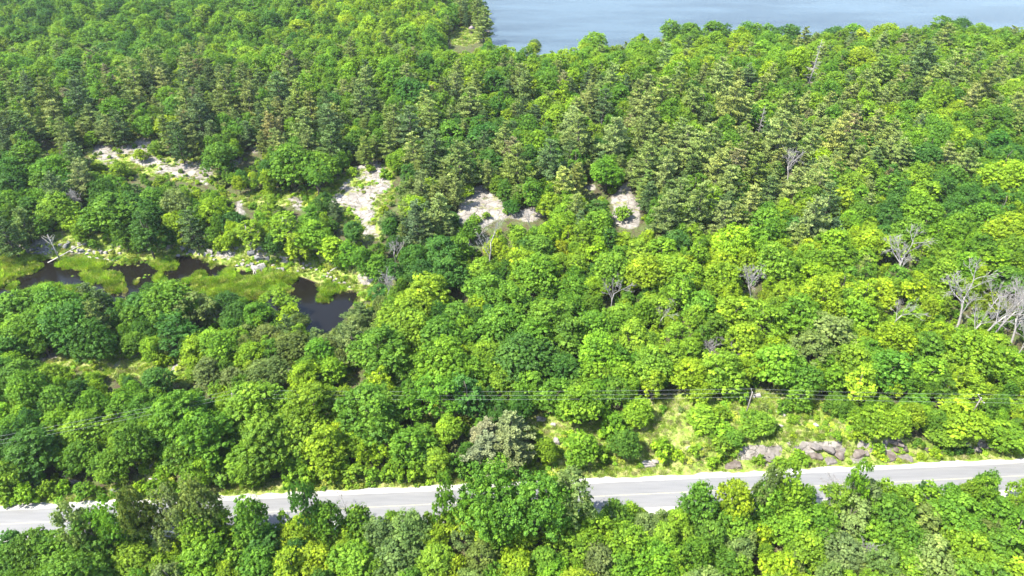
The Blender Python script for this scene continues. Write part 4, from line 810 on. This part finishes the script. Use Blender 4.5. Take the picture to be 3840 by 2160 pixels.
for nm, lim in (('broadleaf_tree', 298), ('pine_tree', 298), ('shrub', 240)):
    l = [t for t in TREES if KINDS[t['kind']] == nm and t['vis'] >= (6 if nm != 'shrub' else 10)]
    l.sort(key=lambda t: -t['vis']); own += l[:lim]
ownset = set(t['k'] for t in own); rest = [t for t in TREES if t['k'] not in ownset]
print('trees', len(TREES), 'picked', npick, 'own', len(own), 'rest', len(rest))

LAND = [('gazebo', 1187, 77), ('grassy cove by the lake', 1180, 95), ('west marsh', 60, 690), ('white logs in the marsh', 260, 680), ('brown pool', 470, 680),
        ('marsh snag', 152, 600), ('dark pond', 820, 760), ('rock bank behind the pond', 700, 660), ('upper rocky clearing', 400, 410), ('long bare rock ledge', 900, 490), ('largest pale rock slab', 1220, 530),
        ('eastern pale rock slab', 1580, 520), ('clearing below the pond', 370, 930), ('small rock patch', 720, 940), ('grey bushy pine', 1260, 1110), ('roadside grass slope', 1700, 1090),
        ('reddish rock cut', 2180, 1130), ('slope utility pole', 1890, 1005), ('leaning bare tree', 2270, 660), ('bare grey tree cluster', 2440, 780), ('bare twiggy tree', 1890, 710),
        ('bare tree pair', 1790, 880), ('two parallel logs', 370, 1165), ('dead pine spire', 2030, 190), ('white-limbed roadside tree', 2070, 1250), ('lone thin roadside tree', 1125, 1262),
        ('lakeshore', 1400, 140), ('lakeshore', 1700, 110), ('lakeshore', 2000, 100), ('lakeshore', 2350, 80), ('far left shore', 900, 60), ('bend of the wires', 583, 995), ('left end of the road', 60, 1310), ('tree-covered road stretch', 560, 1290), ('right end of the road', 2500, 1190), ('photo\'s lower left corner', 80, 1430), ('photo\'s lower right corner', 2480, 1430), ('photo\'s bottom middle', 1350, 1420), ('photo\'s upper left corner', 60, 20), ('gap above the wires', 1060, 900), ('left edge pines', 60, 300), ('rightmost dead tree', 2560, 700), ('olive pine stand', 1850, 450)]
def phrase(u, v):
    best = min(LAND, key=lambda l: (l[1] - u) ** 2 + ((l[2] - v) * 1.25) ** 2); du, dv = u - best[1], v - best[2]; r = math.hypot(du, dv)
    if r < 70: return 'beside the ' + best[0]
    far = 'well ' if r > 190 else ''
    if abs(du) > abs(dv) * 1.4: return far + ('right' if du > 0 else 'left') + ' of the ' + best[0]
    if dv > 0: return far + ('in front of the ' + best[0])
    return far + ('behind the ' + best[0])
SHAPE = {'round': 'broadleaf tree', 'loose': 'open-crowned broadleaf tree', 'tall': 'narrow upright broadleaf tree', 'birch': 'pale-stemmed broadleaf tree', 'shrub': 'leafy shrub', 'pine': 'pine', 'bushpine': 'bushy wide pine'}
def sizew(t):
    W = t['W']
    if t['kind'] == 'shrub': return 'small' if W < 2.4 else ('large' if W > 4 else 'low')
    return 'small' if W < 6 else ('large' if W > 9.3 else 'medium')
ORD = ['first', 'second', 'third', 'fourth', 'fifth', 'sixth', 'seventh', 'eighth', 'ninth', 'tenth', 'eleventh', 'twelfth', 'thirteenth', 'fourteenth', 'fifteenth', 'sixteenth', 'seventeenth', 'eighteenth', 'nineteenth', 'twentieth']
grp = {}
for t in own:
    t['lab'] = f"{sizew(t)} {TNAME[t['tone']]} {SHAPE[t['kind']]} {phrase(t['u'], t['v'])}"; grp.setdefault(t['lab'], []).append(t)
for lab, l in grp.items():
    if len(l) == 1: continue
    l.sort(key=lambda t: t['u'])
    if len(l) == 2: l[0]['lab'] += ', the left one'; l[1]['lab'] += ', the right one'
    else:
        for i, t in enumerate(l):
            t['lab'] += ', leftmost' if i == 0 else (', rightmost' if i == len(l) - 1 else f', {ORD[i]} from left')
print('largest same-label sets', sorted([len(l) for l in grp.values()])[-12:])
for t in own:
    for cut in (' well', ' in the marsh', 'open-crowned ', ' one'):
        if len(t['lab'].split()) > 16: t['lab'] = t['lab'].replace(cut, '')
    if len(t['lab'].split()) > 16: print('LONG', t['lab'])
def tone_rgb(t, g):
    c = np.array(TONES[t['tone']]); j = g.normal(size=3) * [.05, .02, .12]; c = c * (1 + g.normal() * .09) * (1 + j); return np.clip(c, .005, .5)
g = np.random.default_rng(5)
GROUPN = {'broadleaf_tree': 'broadleaf trees of the wood', 'pine_tree': 'pines of the wood', 'shrub': 'shrubs in the clearings and gaps'}
CATN = {'broadleaf_tree': 'tree', 'pine_tree': 'pine tree', 'shrub': 'shrub'}
for t in own:
    pr = PROTO[t['kind']]; c, tr, me = pr[int(g.integers(0, len(pr)))]; nw, nh = NAT[t['kind']]; nm = KINDS[t['kind']]
    e = bpy.data.objects.new(nm, None); COL.objects.link(e); e.empty_display_size = 1
    e.location = (t['x'], t['y'], t['z'] - .1); e.rotation_euler = (g.normal() * .05, g.normal() * .05, g.uniform(0, 6.283))
    sx = t['W'] / nw; e.scale = (sx * g.uniform(.86, 1.16), sx * g.uniform(.86, 1.16), t['H'] / nh * g.uniform(.95, 1.08))
    tag(e, t['lab'], CATN[nm], GROUPN[nm])
    oc = link('crown', c, e); oc.color = (*tone_rgb(t, g), 1); link('trunk', tr, e)

# ------------------------------------------------------------------ the wood beyond the counted ones, one object each
def scatter(name, pts, ix, rot, scl, tone, meshes, kind='stuff'):
    col_ = bpy.data.collections.new(name + '_kinds')
    for i, me in enumerate(meshes): col_.objects.link(bpy.data.objects.new(f'{name}_kind_{i:02d}', me))
    me = bpy.data.meshes.new(name); me.vertices.add(len(pts)); me.vertices.foreach_set('co', np.asarray(pts, np.float32).ravel())
    for k, ty, arr, f in (('ix', 'INT', ix, 'value'), ('rot', 'FLOAT_VECTOR', rot, 'vector'), ('scl', 'FLOAT_VECTOR', scl, 'vector'), ('tone', 'FLOAT_COLOR', np.c_[tone, np.ones(len(pts))], 'color')):
        a = me.attributes.new(k, ty, 'POINT'); a.data.foreach_set(f, np.asarray(arr, np.int32 if ty == 'INT' else np.float32).ravel())
    o = link(name, me); md = o.modifiers.new('scatter', 'NODES'); ng = bpy.data.node_groups.new(name, 'GeometryNodeTree'); md.node_group = ng
    ng.interface.new_socket('Geometry', in_out='INPUT', socket_type='NodeSocketGeometry'); ng.interface.new_socket('Geometry', in_out='OUTPUT', socket_type='NodeSocketGeometry')
    gi, go = ng.nodes.new('NodeGroupInput'), ng.nodes.new('NodeGroupOutput'); ci = ng.nodes.new('GeometryNodeCollectionInfo')
    ci.inputs['Collection'].default_value = col_; ci.inputs['Separate Children'].default_value = True; ci.inputs['Reset Children'].default_value = True
    ip = ng.nodes.new('GeometryNodeInstanceOnPoints'); ip.inputs['Pick Instance'].default_value = True
    def na(n_, ty):
        a = ng.nodes.new('GeometryNodeInputNamedAttribute'); a.data_type = ty; a.inputs['Name'].default_value = n_; return a.outputs['Attribute']
    L = ng.links.new
    L(gi.outputs[0], ip.inputs['Points']); L(ci.outputs[0], ip.inputs['Instance']); L(na('ix', 'INT'), ip.inputs['Instance Index'])
    er = ng.nodes.new('FunctionNodeEulerToRotation'); L(na('rot', 'FLOAT_VECTOR'), er.inputs[0]); L(er.outputs[0], ip.inputs['Rotation'])
    L(na('scl', 'FLOAT_VECTOR'), ip.inputs['Scale']); L(ip.outputs[0], go.inputs[0])
    o['kind'] = kind; return o
def wood(name, kinds, tl):
    ms, base = [], {}
    for k in kinds: base[k] = len(ms); ms += [p[2] for p in PROTO[k]]
    ix = [base[t['kind']] + int(g.integers(0, len(PROTO[t['kind']]))) for t in tl]
    rot = np.array([(g.normal() * .03, g.normal() * .03, g.uniform(0, 6.28)) for t in tl])
    scl = np.array([(t['W'] / NAT[t['kind']][0] * g.uniform(.86, 1.16), t['W'] / NAT[t['kind']][0] * g.uniform(.86, 1.16), t['H'] / NAT[t['kind']][1]) for t in tl])
    scatter(name, [(t['x'], t['y'], t['z'] - .1) for t in tl], ix, rot, scl, np.array([tone_rgb(t, g) for t in tl]), ms)
wood('broadleaf_forest', ['round', 'loose', 'tall', 'birch'], [t for t in rest if KINDS[t['kind']] == 'broadleaf_tree'])
wood('pine_forest', ['pine', 'bushpine'], [t for t in rest if KINDS[t['kind']] == 'pine_tree'])
wood('undergrowth', ['shrub'], [t for t in rest if KINDS[t['kind']] == 'shrub'])

# grass and sedge
def blades(seed, n, h, spread, w):
    g_ = np.random.default_rng(seed); r = np.sqrt(g_.random(n)) * spread; a = g_.uniform(0, 6.283, n); b = np.stack([r * np.cos(a), r * np.sin(a), np.zeros(n) - .05], -1)
    d = unit(np.stack([np.cos(a) * r / spread * .5, np.sin(a) * r / spread * .5, np.ones(n)], -1) + g_.normal(size=(n, 3)) * .25); s = unit(np.cross(d, g_.normal(size=(n, 3))))
    hh = h * g_.uniform(.5, 1.2, n)[:, None]
    V = np.stack([b - s * w, b + s * w, b + d * hh * .6 + s * w * .7, b + d * hh + g_.normal(size=(n, 3)) * .1 * h], 1).reshape(-1, 3)
    return mesh_np('tuft', V, [np.arange(n * 4).reshape(n, 4)], M['grassblade'], {'lf': ('FLOAT', np.repeat(g_.normal(size=n) * .7, 4))})
def herb(seed):
    V, Fq, T, ce, ra = crown_np(seed, 'shrub', 420, .2, .6, .6, .0)
    return mesh_np('herb', V, [Fq], M['grassblade'], {'lf': ('FLOAT', T)})
def sprinkle(name, mask, n, tones, meshes, smin, smax, ylim=(60, 400), zmin=-20):
    g_ = np.random.default_rng(abs(hash(name)) % 1000 if False else len(name) * 7)
    xs = g_.uniform(-260, 260, n * 30); ys = g_.uniform(*ylim, n * 30); m = bil(mask, xs, ys)
    u, v, d = project(xs, ys, bil(H1, xs, ys)); ok = (g_.random(n * 30) < m) & (u > -60) & (u < 2640) & (v < 1500) & (v > 0)
    ok &= np.abs(ys - road_y(xs)) > 5.1
    xs, ys = xs[ok][:n], ys[ok][:n]; z = bil(H1, xs, ys); k = len(xs)
    s = g_.uniform(smin, smax, k); tn = np.array(tones)[g_.integers(0, len(tones), k)] * g_.uniform(.8, 1.2, (k, 1)) * (1 + .4 * np.clip(vnoise(xs / 3.5, ys / 2.2) + .5 * vnoise(xs / 1.4, ys / 1.1), -1, 1))[:, None]
    scatter(name, np.c_[xs, ys, z], g_.integers(0, len(meshes), k), np.c_[np.zeros(k), np.zeros(k), g_.uniform(0, 6.28, k)], np.c_[s, s, s * g_.uniform(.7, 1.2, k)], tn, meshes)
tufts = [blades(1, 60, .45, .45, .035), blades(2, 60, .6, .4, .03)]; sedge = [blades(3, 90, .75, .5, .04), blades(4, 90, .9, .45, .035)]
sprinkle('sedge', marsh_f * (bil(H1, GX.ravel(), GY.ravel()).reshape(GX.shape) > POND_Z - .1), 12000, [(.20, .34, .02), (.26, .38, .03), (.34, .38, .10), (.12, .25, .02), (.23, .36, .03)], sedge, .5, 1.6, (120, 230))
gmask = grass_f * (1 - rock_f) * (1 - marsh_f) * (.35 + .65 * (fbm(GX / 6, GY / 6) > -.1))
sprinkle('grass', gmask, 16000, [(.21, .32, .03), (.27, .35, .06), (.17, .28, .03), (.38, .37, .18)], tufts, .6, 1.2, (80, 420))
sprinkle('marsh_herbs', marsh_f * (fbm(GX / 4, GY / 3) > -.1), 1500, [(.24, .36, .03), (.15, .28, .02), (.33, .36, .10)], [herb(3), herb(4)], .5, 1.1, (120, 230))
sprinkle('wild_herbs', gmask * (fbm(GX / 9 + 40, GY / 9) > .05), 4200, [(.20, .32, .02), (.14, .27, .02), (.27, .33, .04)], [herb(1), herb(2)], .6, 1.5, (80, 400))

# ------------------------------------------------------------------ dead trees
DT = [dead_mb(s, 10, .2, .6, 4) for s in (1, 2)] + [dead_mb(5, 11, .17, .45, 4)]
DTm = [d.mesh('branches', M['deadwood']) for d in DT]
def snag_mb(seed, H, n, L, r0=.16):
    g_ = np.random.default_rng(seed); mb = MB(); mb.tube([[0, 0, -.5], [.1, 0, H * .5], [.0, .1, H]], [r0, r0 * .7, .03], 6)
    for k in range(n):
        t = g_.uniform(.2, .97); a = g_.uniform(0, 6.28); l = L * (1.15 - t) * g_.uniform(.5, 1.1); p = np.array([0, 0, H * t]); q = p + np.array([math.cos(a), math.sin(a), g_.uniform(-.2, .25)]) * l
        mb.tube([p, (p + q) / 2 + [0, 0, -.05 * l], q], [.05, .035, .012], 3, False)
        for _ in range(2):
            s_ = p + (q - p) * g_.uniform(.4, .9); mb.tube([s_, s_ + unit(q - p + g_.normal(size=3) * l * .5) * l * .4], [.025, .01], 3, False)
    return mb
def deadtree(u, v, hpx, mi, label, lean=(0, 0), dark=False, mesh=None, hn=10.5, group='bare dead trees standing in the wood'):
    """u, v: its foot; hpx: its height in the print"""
    p = at(u, v, 0); d = p[1] * CP + (CAM_H - p[2]) * SP; s = 1.28 * hpx * d / F / .78 / hn
    e = bpy.data.objects.new('dead_tree', None); COL.objects.link(e); e.location = tuple(p); e.scale = (s, s, s)
    e.rotation_euler = (lean[1], lean[0], random.uniform(0, .6) if lean != (0, 0) else random.uniform(0, 6.28)); tag(e, label, 'dead tree', group)
    m = mesh or DTm[mi]
    link('bare_limbs', m, e)
for a in DEADL:
    if a[2] == 0: continue
    if a[3] == 3: deadtree(a[0], a[1], a[2], 0, a[4], a[5], mesh=bpy.data.meshes.get('spire_limbs') or snag_mb(9, 12, 46, 2.4).mesh('spire_limbs', M['deadwood']), hn=12)
    else: deadtree(*a)
# marsh snag, standing
p = at(152, 656, 0)
e = bpy.data.objects.new('dead_tree', None); COL.objects.link(e); e.location = (p[0], p[1], POND_Z); tag(e, 'white dead snag with bare branches standing in the marsh', 'dead tree', 'bare dead trees standing in the wood')
mb = MB(); mb.tube([[0, 0, -.8], [0, 0, 4], [-.1, .1, 9.5]], [.22, .17, .05], 7); link('trunk', mb.mesh('trunk', M['log']), e)
for a_, z_, l_ in ((2.7, 5.4, 4.2), (2.2, 6.5, 2.8), (.6, 7.2, 2.4), (-.4, 8.0, 2.2), (1.4, 6.0, 2.6), (3.4, 7.8, 1.8)):
    mb = MB(); d_ = np.array([math.cos(a_) * .8, math.sin(a_) * .5, .55]); s_ = np.array([0, 0, z_]); mb.tube([s_, s_ + d_ * l_ * .5, s_ + d_ * l_ + [0, 0, .3]], [.08, .055, .02], 5)
    for w in (.4, .65, .85): q = s_ + d_ * l_ * w; mb.tube([q, q + [random.uniform(-.8, .8), random.uniform(-.3, .3), random.uniform(.3, .9)]], [.03, .01], 3)
    link('branch', mb.mesh('branch', M['log']), e)

# ------------------------------------------------------------------ fallen logs
def log(u0, v0, u1, v1, r0, r1, label, z0=.25, z1=.25, m='log'):
    a, b = at(u0, v0, z0), at(u1, v1, z1)
    a[2] = max(a[2], POND_Z) + z0; b[2] = max(b[2], POND_Z) + z1
    c = (a + b) / 2; mb = MB(); t = np.linspace(0, 1, 6)[:, None]; pts = a * (1 - t) + b * t + np.c_[RNG.normal(size=(6, 2)) * .05, RNG.normal(size=6) * .03] - c
    mb.tube(pts, np.linspace(r0, r1, 6), 8)
    for w in (.35, .55, .72, .86):
        q = pts[0] * (1 - w) + pts[-1] * w; dd = RNG.normal(size=3) * .5; dd[2] = abs(dd[2]); mb.tube([q, q + unit(dd) * .7], [r1 * .5 + .02, .015], 4)
    o = link('fallen_log', mb.mesh('fallen_log', M[m]), None, tuple(c)); tag(o, label, 'log', 'bleached fallen logs')
log(122, 664, 228, 603, .20, .08, 'long white log leaning up across the marsh snag', .15, 1.2)
log(222, 646, 308, 658, .20, .10, 'long white log lying along the marsh edge', .35, .3)
log(28, 649, 62, 622, .12, .06, 'grey log slanting at the left end of the marsh bank')
log(205, 672, 220, 655, .09, .06, 'short white log in the marsh below the long one')
log(345, 1179, 370, 1149, .16, .13, 'left one of two parallel squared logs by the roadside trees', .3, .3)
log(364, 1195, 387, 1160, .14, .11, 'right one of two parallel squared logs by the roadside trees', .3, .3)
log(375, 1204, 397, 1208, .15, .12, 'short log lying below the two parallel ones', .35, .35)
log(155, 1198, 195, 1193, .12, .08, 'left pale log in the heap of cut wood by the road', .4, .4)
log(160, 1205, 190, 1215, .12, .08, 'right pale log in the heap of cut wood by the road', .3, .3)
log(636, 672, 640, 698, .10, .08, 'first pale branch of the little log bridge at the pond outlet', .4, .15)
log(638, 672, 648, 700, .10, .08, 'second pale branch of the little log bridge at the pond outlet', .4, .15)
log(660, 658, 705, 655, .07, .05, 'thin curved dead branch on the rocky pond bank', .3, .3)
log(830, 682, 860, 666, .14, .08, 'pale root end of a log at the right pond bank', .3, .5)

# ------------------------------------------------------------------ rocks
bm = bmesh.new(); bmesh.ops.create_icosphere(bm, subdivisions=3, radius=1); ICO_V = np.array([v.co[:] for v in bm.verts]); ICO_F = np.array([[v.index for v in f.verts] for f in bm.faces]); bm.free()
def rock_mesh(seed, dims, m, cuts=13, rough=.13):
    g_ = np.random.default_rng(seed); V = ICO_V.copy() * 1.25
    box_ = [np.array(a_, float) for a_ in ((1, .1, 0), (-1, 0, .1), (.1, 1, 0), (0, -1, .15), (.1, .1, 1))]
    for k in range(cuts + 5):
        n = unit(box_[k] + g_.normal(size=3) * .22) if k < 5 else unit(g_.normal(size=3) * [1, 1, .7]); dd = g_.uniform(.55, .75) if k < 5 else g_.uniform(.78, 1.05); s_ = V @ n - dd; V = V - np.where(s_ > 0, s_, 0)[:, None] * n
    s_ = V[:, 2] - .62; V[:, 2] -= np.where(s_ > 0, s_, 0)
    V = V * (1 + g_.normal(size=(len(V), 1)) * rough * .35) + g_.normal(size=V.shape) * rough * .25
    return mesh_np('boulder', V * np.array(dims), [ICO_F], m)
RM = {k: [rock_mesh(i + 10 * j, (1, 1, 1), M[k]) for i in range(6)] for j, k in enumerate(('rockpale', 'rockgrey', 'rockred', 'rockwarm'))}
nrock = [0]
def rock(u, v, wpx, hpx, k, label, name='boulder', cat='boulder', group=None, sink=.3, tilt=.12, deep=None):
    p = at(u, v, 0.0); d = p[1] * CP + (CAM_H - p[2]) * SP; W = wpx * d / F; Hh = hpx * d / F
    nrock[0] += 1; g_ = np.random.default_rng(nrock[0] + 500)
    o = link(name, RM[k][int(g_.integers(0, 6))]); D = deep or max(W * .55, Hh * .8)
    o.scale = (W / 2, D / 2, max(Hh * .50, .22)); o.location = (p[0], p[1], max(p[2], POND_Z - .2) + o.scale[2] * (.62 - sink) * .5); o.rotation_euler = (g_.normal() * tilt, g_.normal() * tilt, g_.normal() * .35)
    tag(o, label, cat, group)
c8 = lambda x, y: (1717 + x / 3, 966 + y / 3)
for x, y, w, h, lab in [(385, 590, 210, 65, 'long low reddish-brown boulder at the left end of the rock cut'), (650, 515, 170, 80, 'rounded pale brown boulder left of the main rock cut'),
        (620, 595, 90, 30, 'flat pale stone just above the roadside grass'), (990, 440, 160, 60, 'pale grey upper ledge at the left of the rock cut'), (1090, 465, 170, 50, 'striped grey ledge behind the rock cut'),
        (1000, 520, 200, 60, 'brown layered ledge left of the dark crevice'), (1180, 500, 180, 70, 'brown sloping ledge beside the dark crevice'), (1120, 565, 170, 50, 'pale shattered slab at the foot of the left ledges'),
        (1330, 490, 150, 70, 'blocky dark ledge right of the crevice'), (1385, 500, 60, 50, 'small grey squared block on the dark ledge'), (1330, 560, 190, 50, 'pale tilted slab low above the roadside grass'),
        (1600, 400, 100, 90, 'upright pinkish rock standing above the cut'), (1650, 460, 160, 60, 'shaded brown ledge under the pinkish rock'), (1560, 520, 180, 80, 'smooth dark brown rock face above the road'),
        (1680, 535, 170, 50, 'low grey foot of the smooth rock face'), (1860, 480, 130, 55, 'dark brown cracked ledge behind the yellow bush'), (1960, 485, 110, 50, 'brown cracked ledge among dark bushes'),
        (2150, 440, 80, 50, 'small pale knob at the right of the cut'), (2220, 470, 110, 55, 'last grey-brown ledge at the right end of the cut'), (2070, 480, 90, 45, 'low shadowed ledge between dark bushes')]:
    u, v = c8(x, y + h * .3); rock(u, v, w / 3 * .78, h / 3 * .55, 'rockred' if 'pale' not in lab and 'grey' not in lab else 'rockwarm', lab, 'rock_ledge', 'rock ledge', 'rocks of the roadside cut', .5, .06, deep=h / 3 * .16)
for x, y, w, h, lab in [(450, 120, 120, 50, 'bare stones by the utility pole'), (560, 90, 90, 50, 'pale stone hump behind the utility pole'), (740, 220, 90, 40, 'small pale stones on the grass slope'), (1000, 320, 60, 60, 'narrow pale stone on the slope above the cut'),
        (1005, 70, 60, 50, 'brown boulder under the trees at the top of the slope'), (745, 320, 50, 30, 'tiny pale stone in the middle of the slope')]:
    u, v = c8(x, y); rock(u, v, w / 3, h / 3, 'rockpale' if 'brown' not in lab else 'rockred', lab, group='loose stones on the grass slope', sink=.45)
for x, y, w, h, lab in [(1505, 270, 110, 40, 'pale stones left of the lone slope bushes'), (1600, 310, 70, 40, 'pale stones above the slope bushes'), (1620, 440, 60, 90, 'pale upright stone on the grass left of the bushes'), (2300, 610, 150, 40, 'pale rock streak just above the road'), (2370, 590, 80, 40, 'pale jagged stone just above the road')]:
    rock(859 + x / 3, 966 + y / 3, w / 3, h / 3, 'rockpale', lab, group='loose stones on the grass slope', sink=.4)
for x, y, w, h, lab in [(570, 740, 90, 50, 'dark boulder beside the cut wood heap'), (860, 810, 100, 40, 'flat grey stone at the road edge'), (1510, 80, 60, 30, 'white stone between the big trees')]:
    rock(x / 3, 966 + y / 3, w / 3, h / 3, 'rockgrey', lab, group='loose stones near the road', sink=.3)
rock(1226, 108, 22, 9, 'rockwarm', 'low dark rock at the tip of the lake point', group='loose stones near the lake', sink=.3)
# the broken bank behind the marsh and pond: blocks one by one
BANK = '''215 450 45 g;250 440 50 g;290 430 40 g;270 465 40 g;300 465 30 p;330 455 30 p;350 440 40 g;380 460 26 p;345 470 26 p;410 430 34 p;430 460 26 p;500 410 60 g;560 420 34 p;545 455 30 p;590 440 34 p;620 445 50 g;
640 400 40 p;680 445 34 p;720 460 40 p;760 455 50 p;800 460 40 p;840 450 40 p;905 465 30 p;240 470 26 p;460 400 34 g;520 380 30 p;600 390 30 p;660 470 30 p;
1380 430 60 p;1450 450 44 g;1420 470 34 p;1480 400 30 g;1525 415 34 p;1560 470 44 p;1590 450 60 p;1620 515 34 p;1600 490 40 g;1660 460 50 p;1700 440 60 g;1740 470 40 p;1500 470 26 p;1350 480 30 p;
1790 560 36 p;1830 550 40 p;1870 560 36 p;1900 550 40 g;1900 460 60 g;1950 500 70 g;1960 580 90 p;1920 575 60 p;1990 570 50 p;2020 500 40 g;2290 540 26 p;2320 560 30 p;2340 545 26 p;2290 580 34 p;2350 575 26 p;
2450 600 34 p;2480 620 30 p;2500 650 34 p;2520 670 26 p;2470 640 26 p;2540 660 30 p;2440 640 30 p;2560 690 26 p;2600 690 30 p;2580 670 26 g;1840 520 34 p;2060 560 30 p;2120 590 60 p;2250 600 30 p;2390 590 26 p;2640 720 26 p'''
for i, e_ in enumerate(BANK.replace('\n', '').split(';')):
    x, y, w, c = e_.split(); x, y, w = float(x), float(y), float(w); ph = 'left marsh bank' if x < 1000 else ('rock bank behind the brown pool' if x < 1780 else ('bank at the log bridge' if x < 2200 else 'right bank of the pond'))
    nm = {'g': 'grey', 'p': 'pale'}[c]; rock(x / 3, 483 + y / 3, w / 3 * 1.2, w / 3.4, 'rockgrey' if c == 'g' else 'rockpale', (f"{'large' if w > 48 else 'small' if w < 32 else 'middling'} {nm} angular block on the {ph}"), group='broken rocks along the pond bank', sink=.2, tilt=.3)
# give same-labelled blocks their place in the row
rows = {}
for o in COL.objects:
    if o.get('group') == 'broken rocks along the pond bank': rows.setdefault(o['label'], []).append(o)
for lab, l in rows.items():
    l.sort(key=lambda o: o.location.x / max(1, o.location.y))
    if len(l) > 1:
        for i, o in enumerate(l): o['label'] = lab + (', leftmost' if i == 0 else ', rightmost' if i == len(l) - 1 else f', {ORD[i]} from left')

# ------------------------------------------------------------------ power line
poles = []
for (u, v, hh, lab) in [(-230, 1150, 9.5, ''), (583, 992, 9.5, 'wooden utility pole at the bend of the wires, half hidden by trees'), (1892, 989, 9.5, 'thin wooden utility pole standing on the grassy slope'), (2467, 1003, 9.5, 'wooden utility pole among bushes near the right edge'), (3050, 1008, 9.5, '')]:
    p = at(u, v, hh); poles.append(np.array([p[0], p[1], p[2] + hh]))
    if not lab: continue
    e = bpy.data.objects.new('utility_pole', None); COL.objects.link(e); e.location = tuple(p); tag(e, lab, 'utility pole', 'poles carrying the wires')
    mb = MB(); mb.tube([[0, 0, -.8], [0, 0, hh * .5], [0, 0, hh + .25]], [.17, .145, .11], 10); link('pole', mb.mesh('pole', M['pole']), e)
    mb = MB(); mb.box((0.13, 0, hh - .12), (.1, 2.7, .12)); link('crossarm', mb.mesh('crossarm', M['pole']), e)
    for o_ in (-1.2, 0.0, 1.2):
        mb = MB(); mb.tube([[.13 if o_ else 0, o_, hh - .06 if o_ else hh + .25], [.13 if o_ else 0, o_, hh + .12 if o_ else hh + .4]], [.05, .07], 8); link('insulator', mb.mesh('insulator', M['ceramic']), e)
for wi, (o_, nm) in enumerate(((1.2, 'far'), (0, 'middle'), (-1.2, 'near'))):
    mb = MB()
    for a, b in zip(poles[:-1], poles[1:]):
        t = np.linspace(0, 1, 26)[:, None]; L = np.linalg.norm(b - a); sag = L * .006
        pts = (a + [0.1, o_, .12]) * (1 - t) + (b + [0.1, o_, .12]) * t; pts[:, 2] -= (4 * sag * t * (1 - t)).ravel(); mb.tube(pts, .012, 5, False)
    tag(link('overhead_wire', mb.mesh('overhead_wire', M['wire'])), f'{nm} wire of the three overhead wires above the roadside wood', 'wire', 'three overhead wires')

# ------------------------------------------------------------------ gazebo on the lake point
p = at(1187, 82, 0); p[2] = max(p[2], LAKE_Z + .4)
e = bpy.data.objects.new('gazebo', None); COL.objects.link(e); e.location = tuple(p); tag(e, 'small dark gazebo with grey pointed roof on the lake point', 'gazebo')
th = np.arange(6) * math.pi / 3 + .3; ring = lambda r, z: np.stack([r * np.cos(th), r * np.sin(th), np.full(6, z)], -1)
def prism(r, z0, z1, r1=None):
    r1 = r if r1 is None else r1; V = np.concatenate([ring(r, z0), ring(r1, z1), [[0, 0, z0], [0, 0, z1 if r1 > .01 else z1]]]); j = np.arange(6); k_ = (j + 1) % 6
    return V, np.stack([j, k_, k_ + 6, j + 6], -1), np.concatenate([np.stack([k_, j, np.full(6, 12)], -1), np.stack([j + 6, k_ + 6, np.full(6, 13)], -1)])
for nm_, (r, z0, z1, r1), m_ in (('floor_deck', (1.9, -.6, .25, None), 'darkwood'), ('roof', (2.2, 2.5, 3.9, .15), 'roofing'), ('roof_vent', (.4, 3.75, 4.2, .04), 'roofing')):
    V, q4, q3 = prism(r, z0, z1, r1); link(nm_, mesh_np(nm_, V, [q4, q3], M[m_]), e)
for a_ in th: mb = MB(); mb.tube([[1.75 * math.cos(a_), 1.75 * math.sin(a_), .2], [1.75 * math.cos(a_), 1.75 * math.sin(a_), 2.6]], .08, 6); link('post', mb.mesh('post', M['darkwood']), e)
for i in range(5):
    a, b = th[i], th[(i + 1) % 6]; mb = MB()
    for z_ in (.45, .7, .95): mb.tube([[1.75 * math.cos(a), 1.75 * math.sin(a), z_], [1.75 * math.cos(b), 1.75 * math.sin(b), z_]], .035, 4)
    link('railing', mb.mesh('railing', M['darkwood']), e)
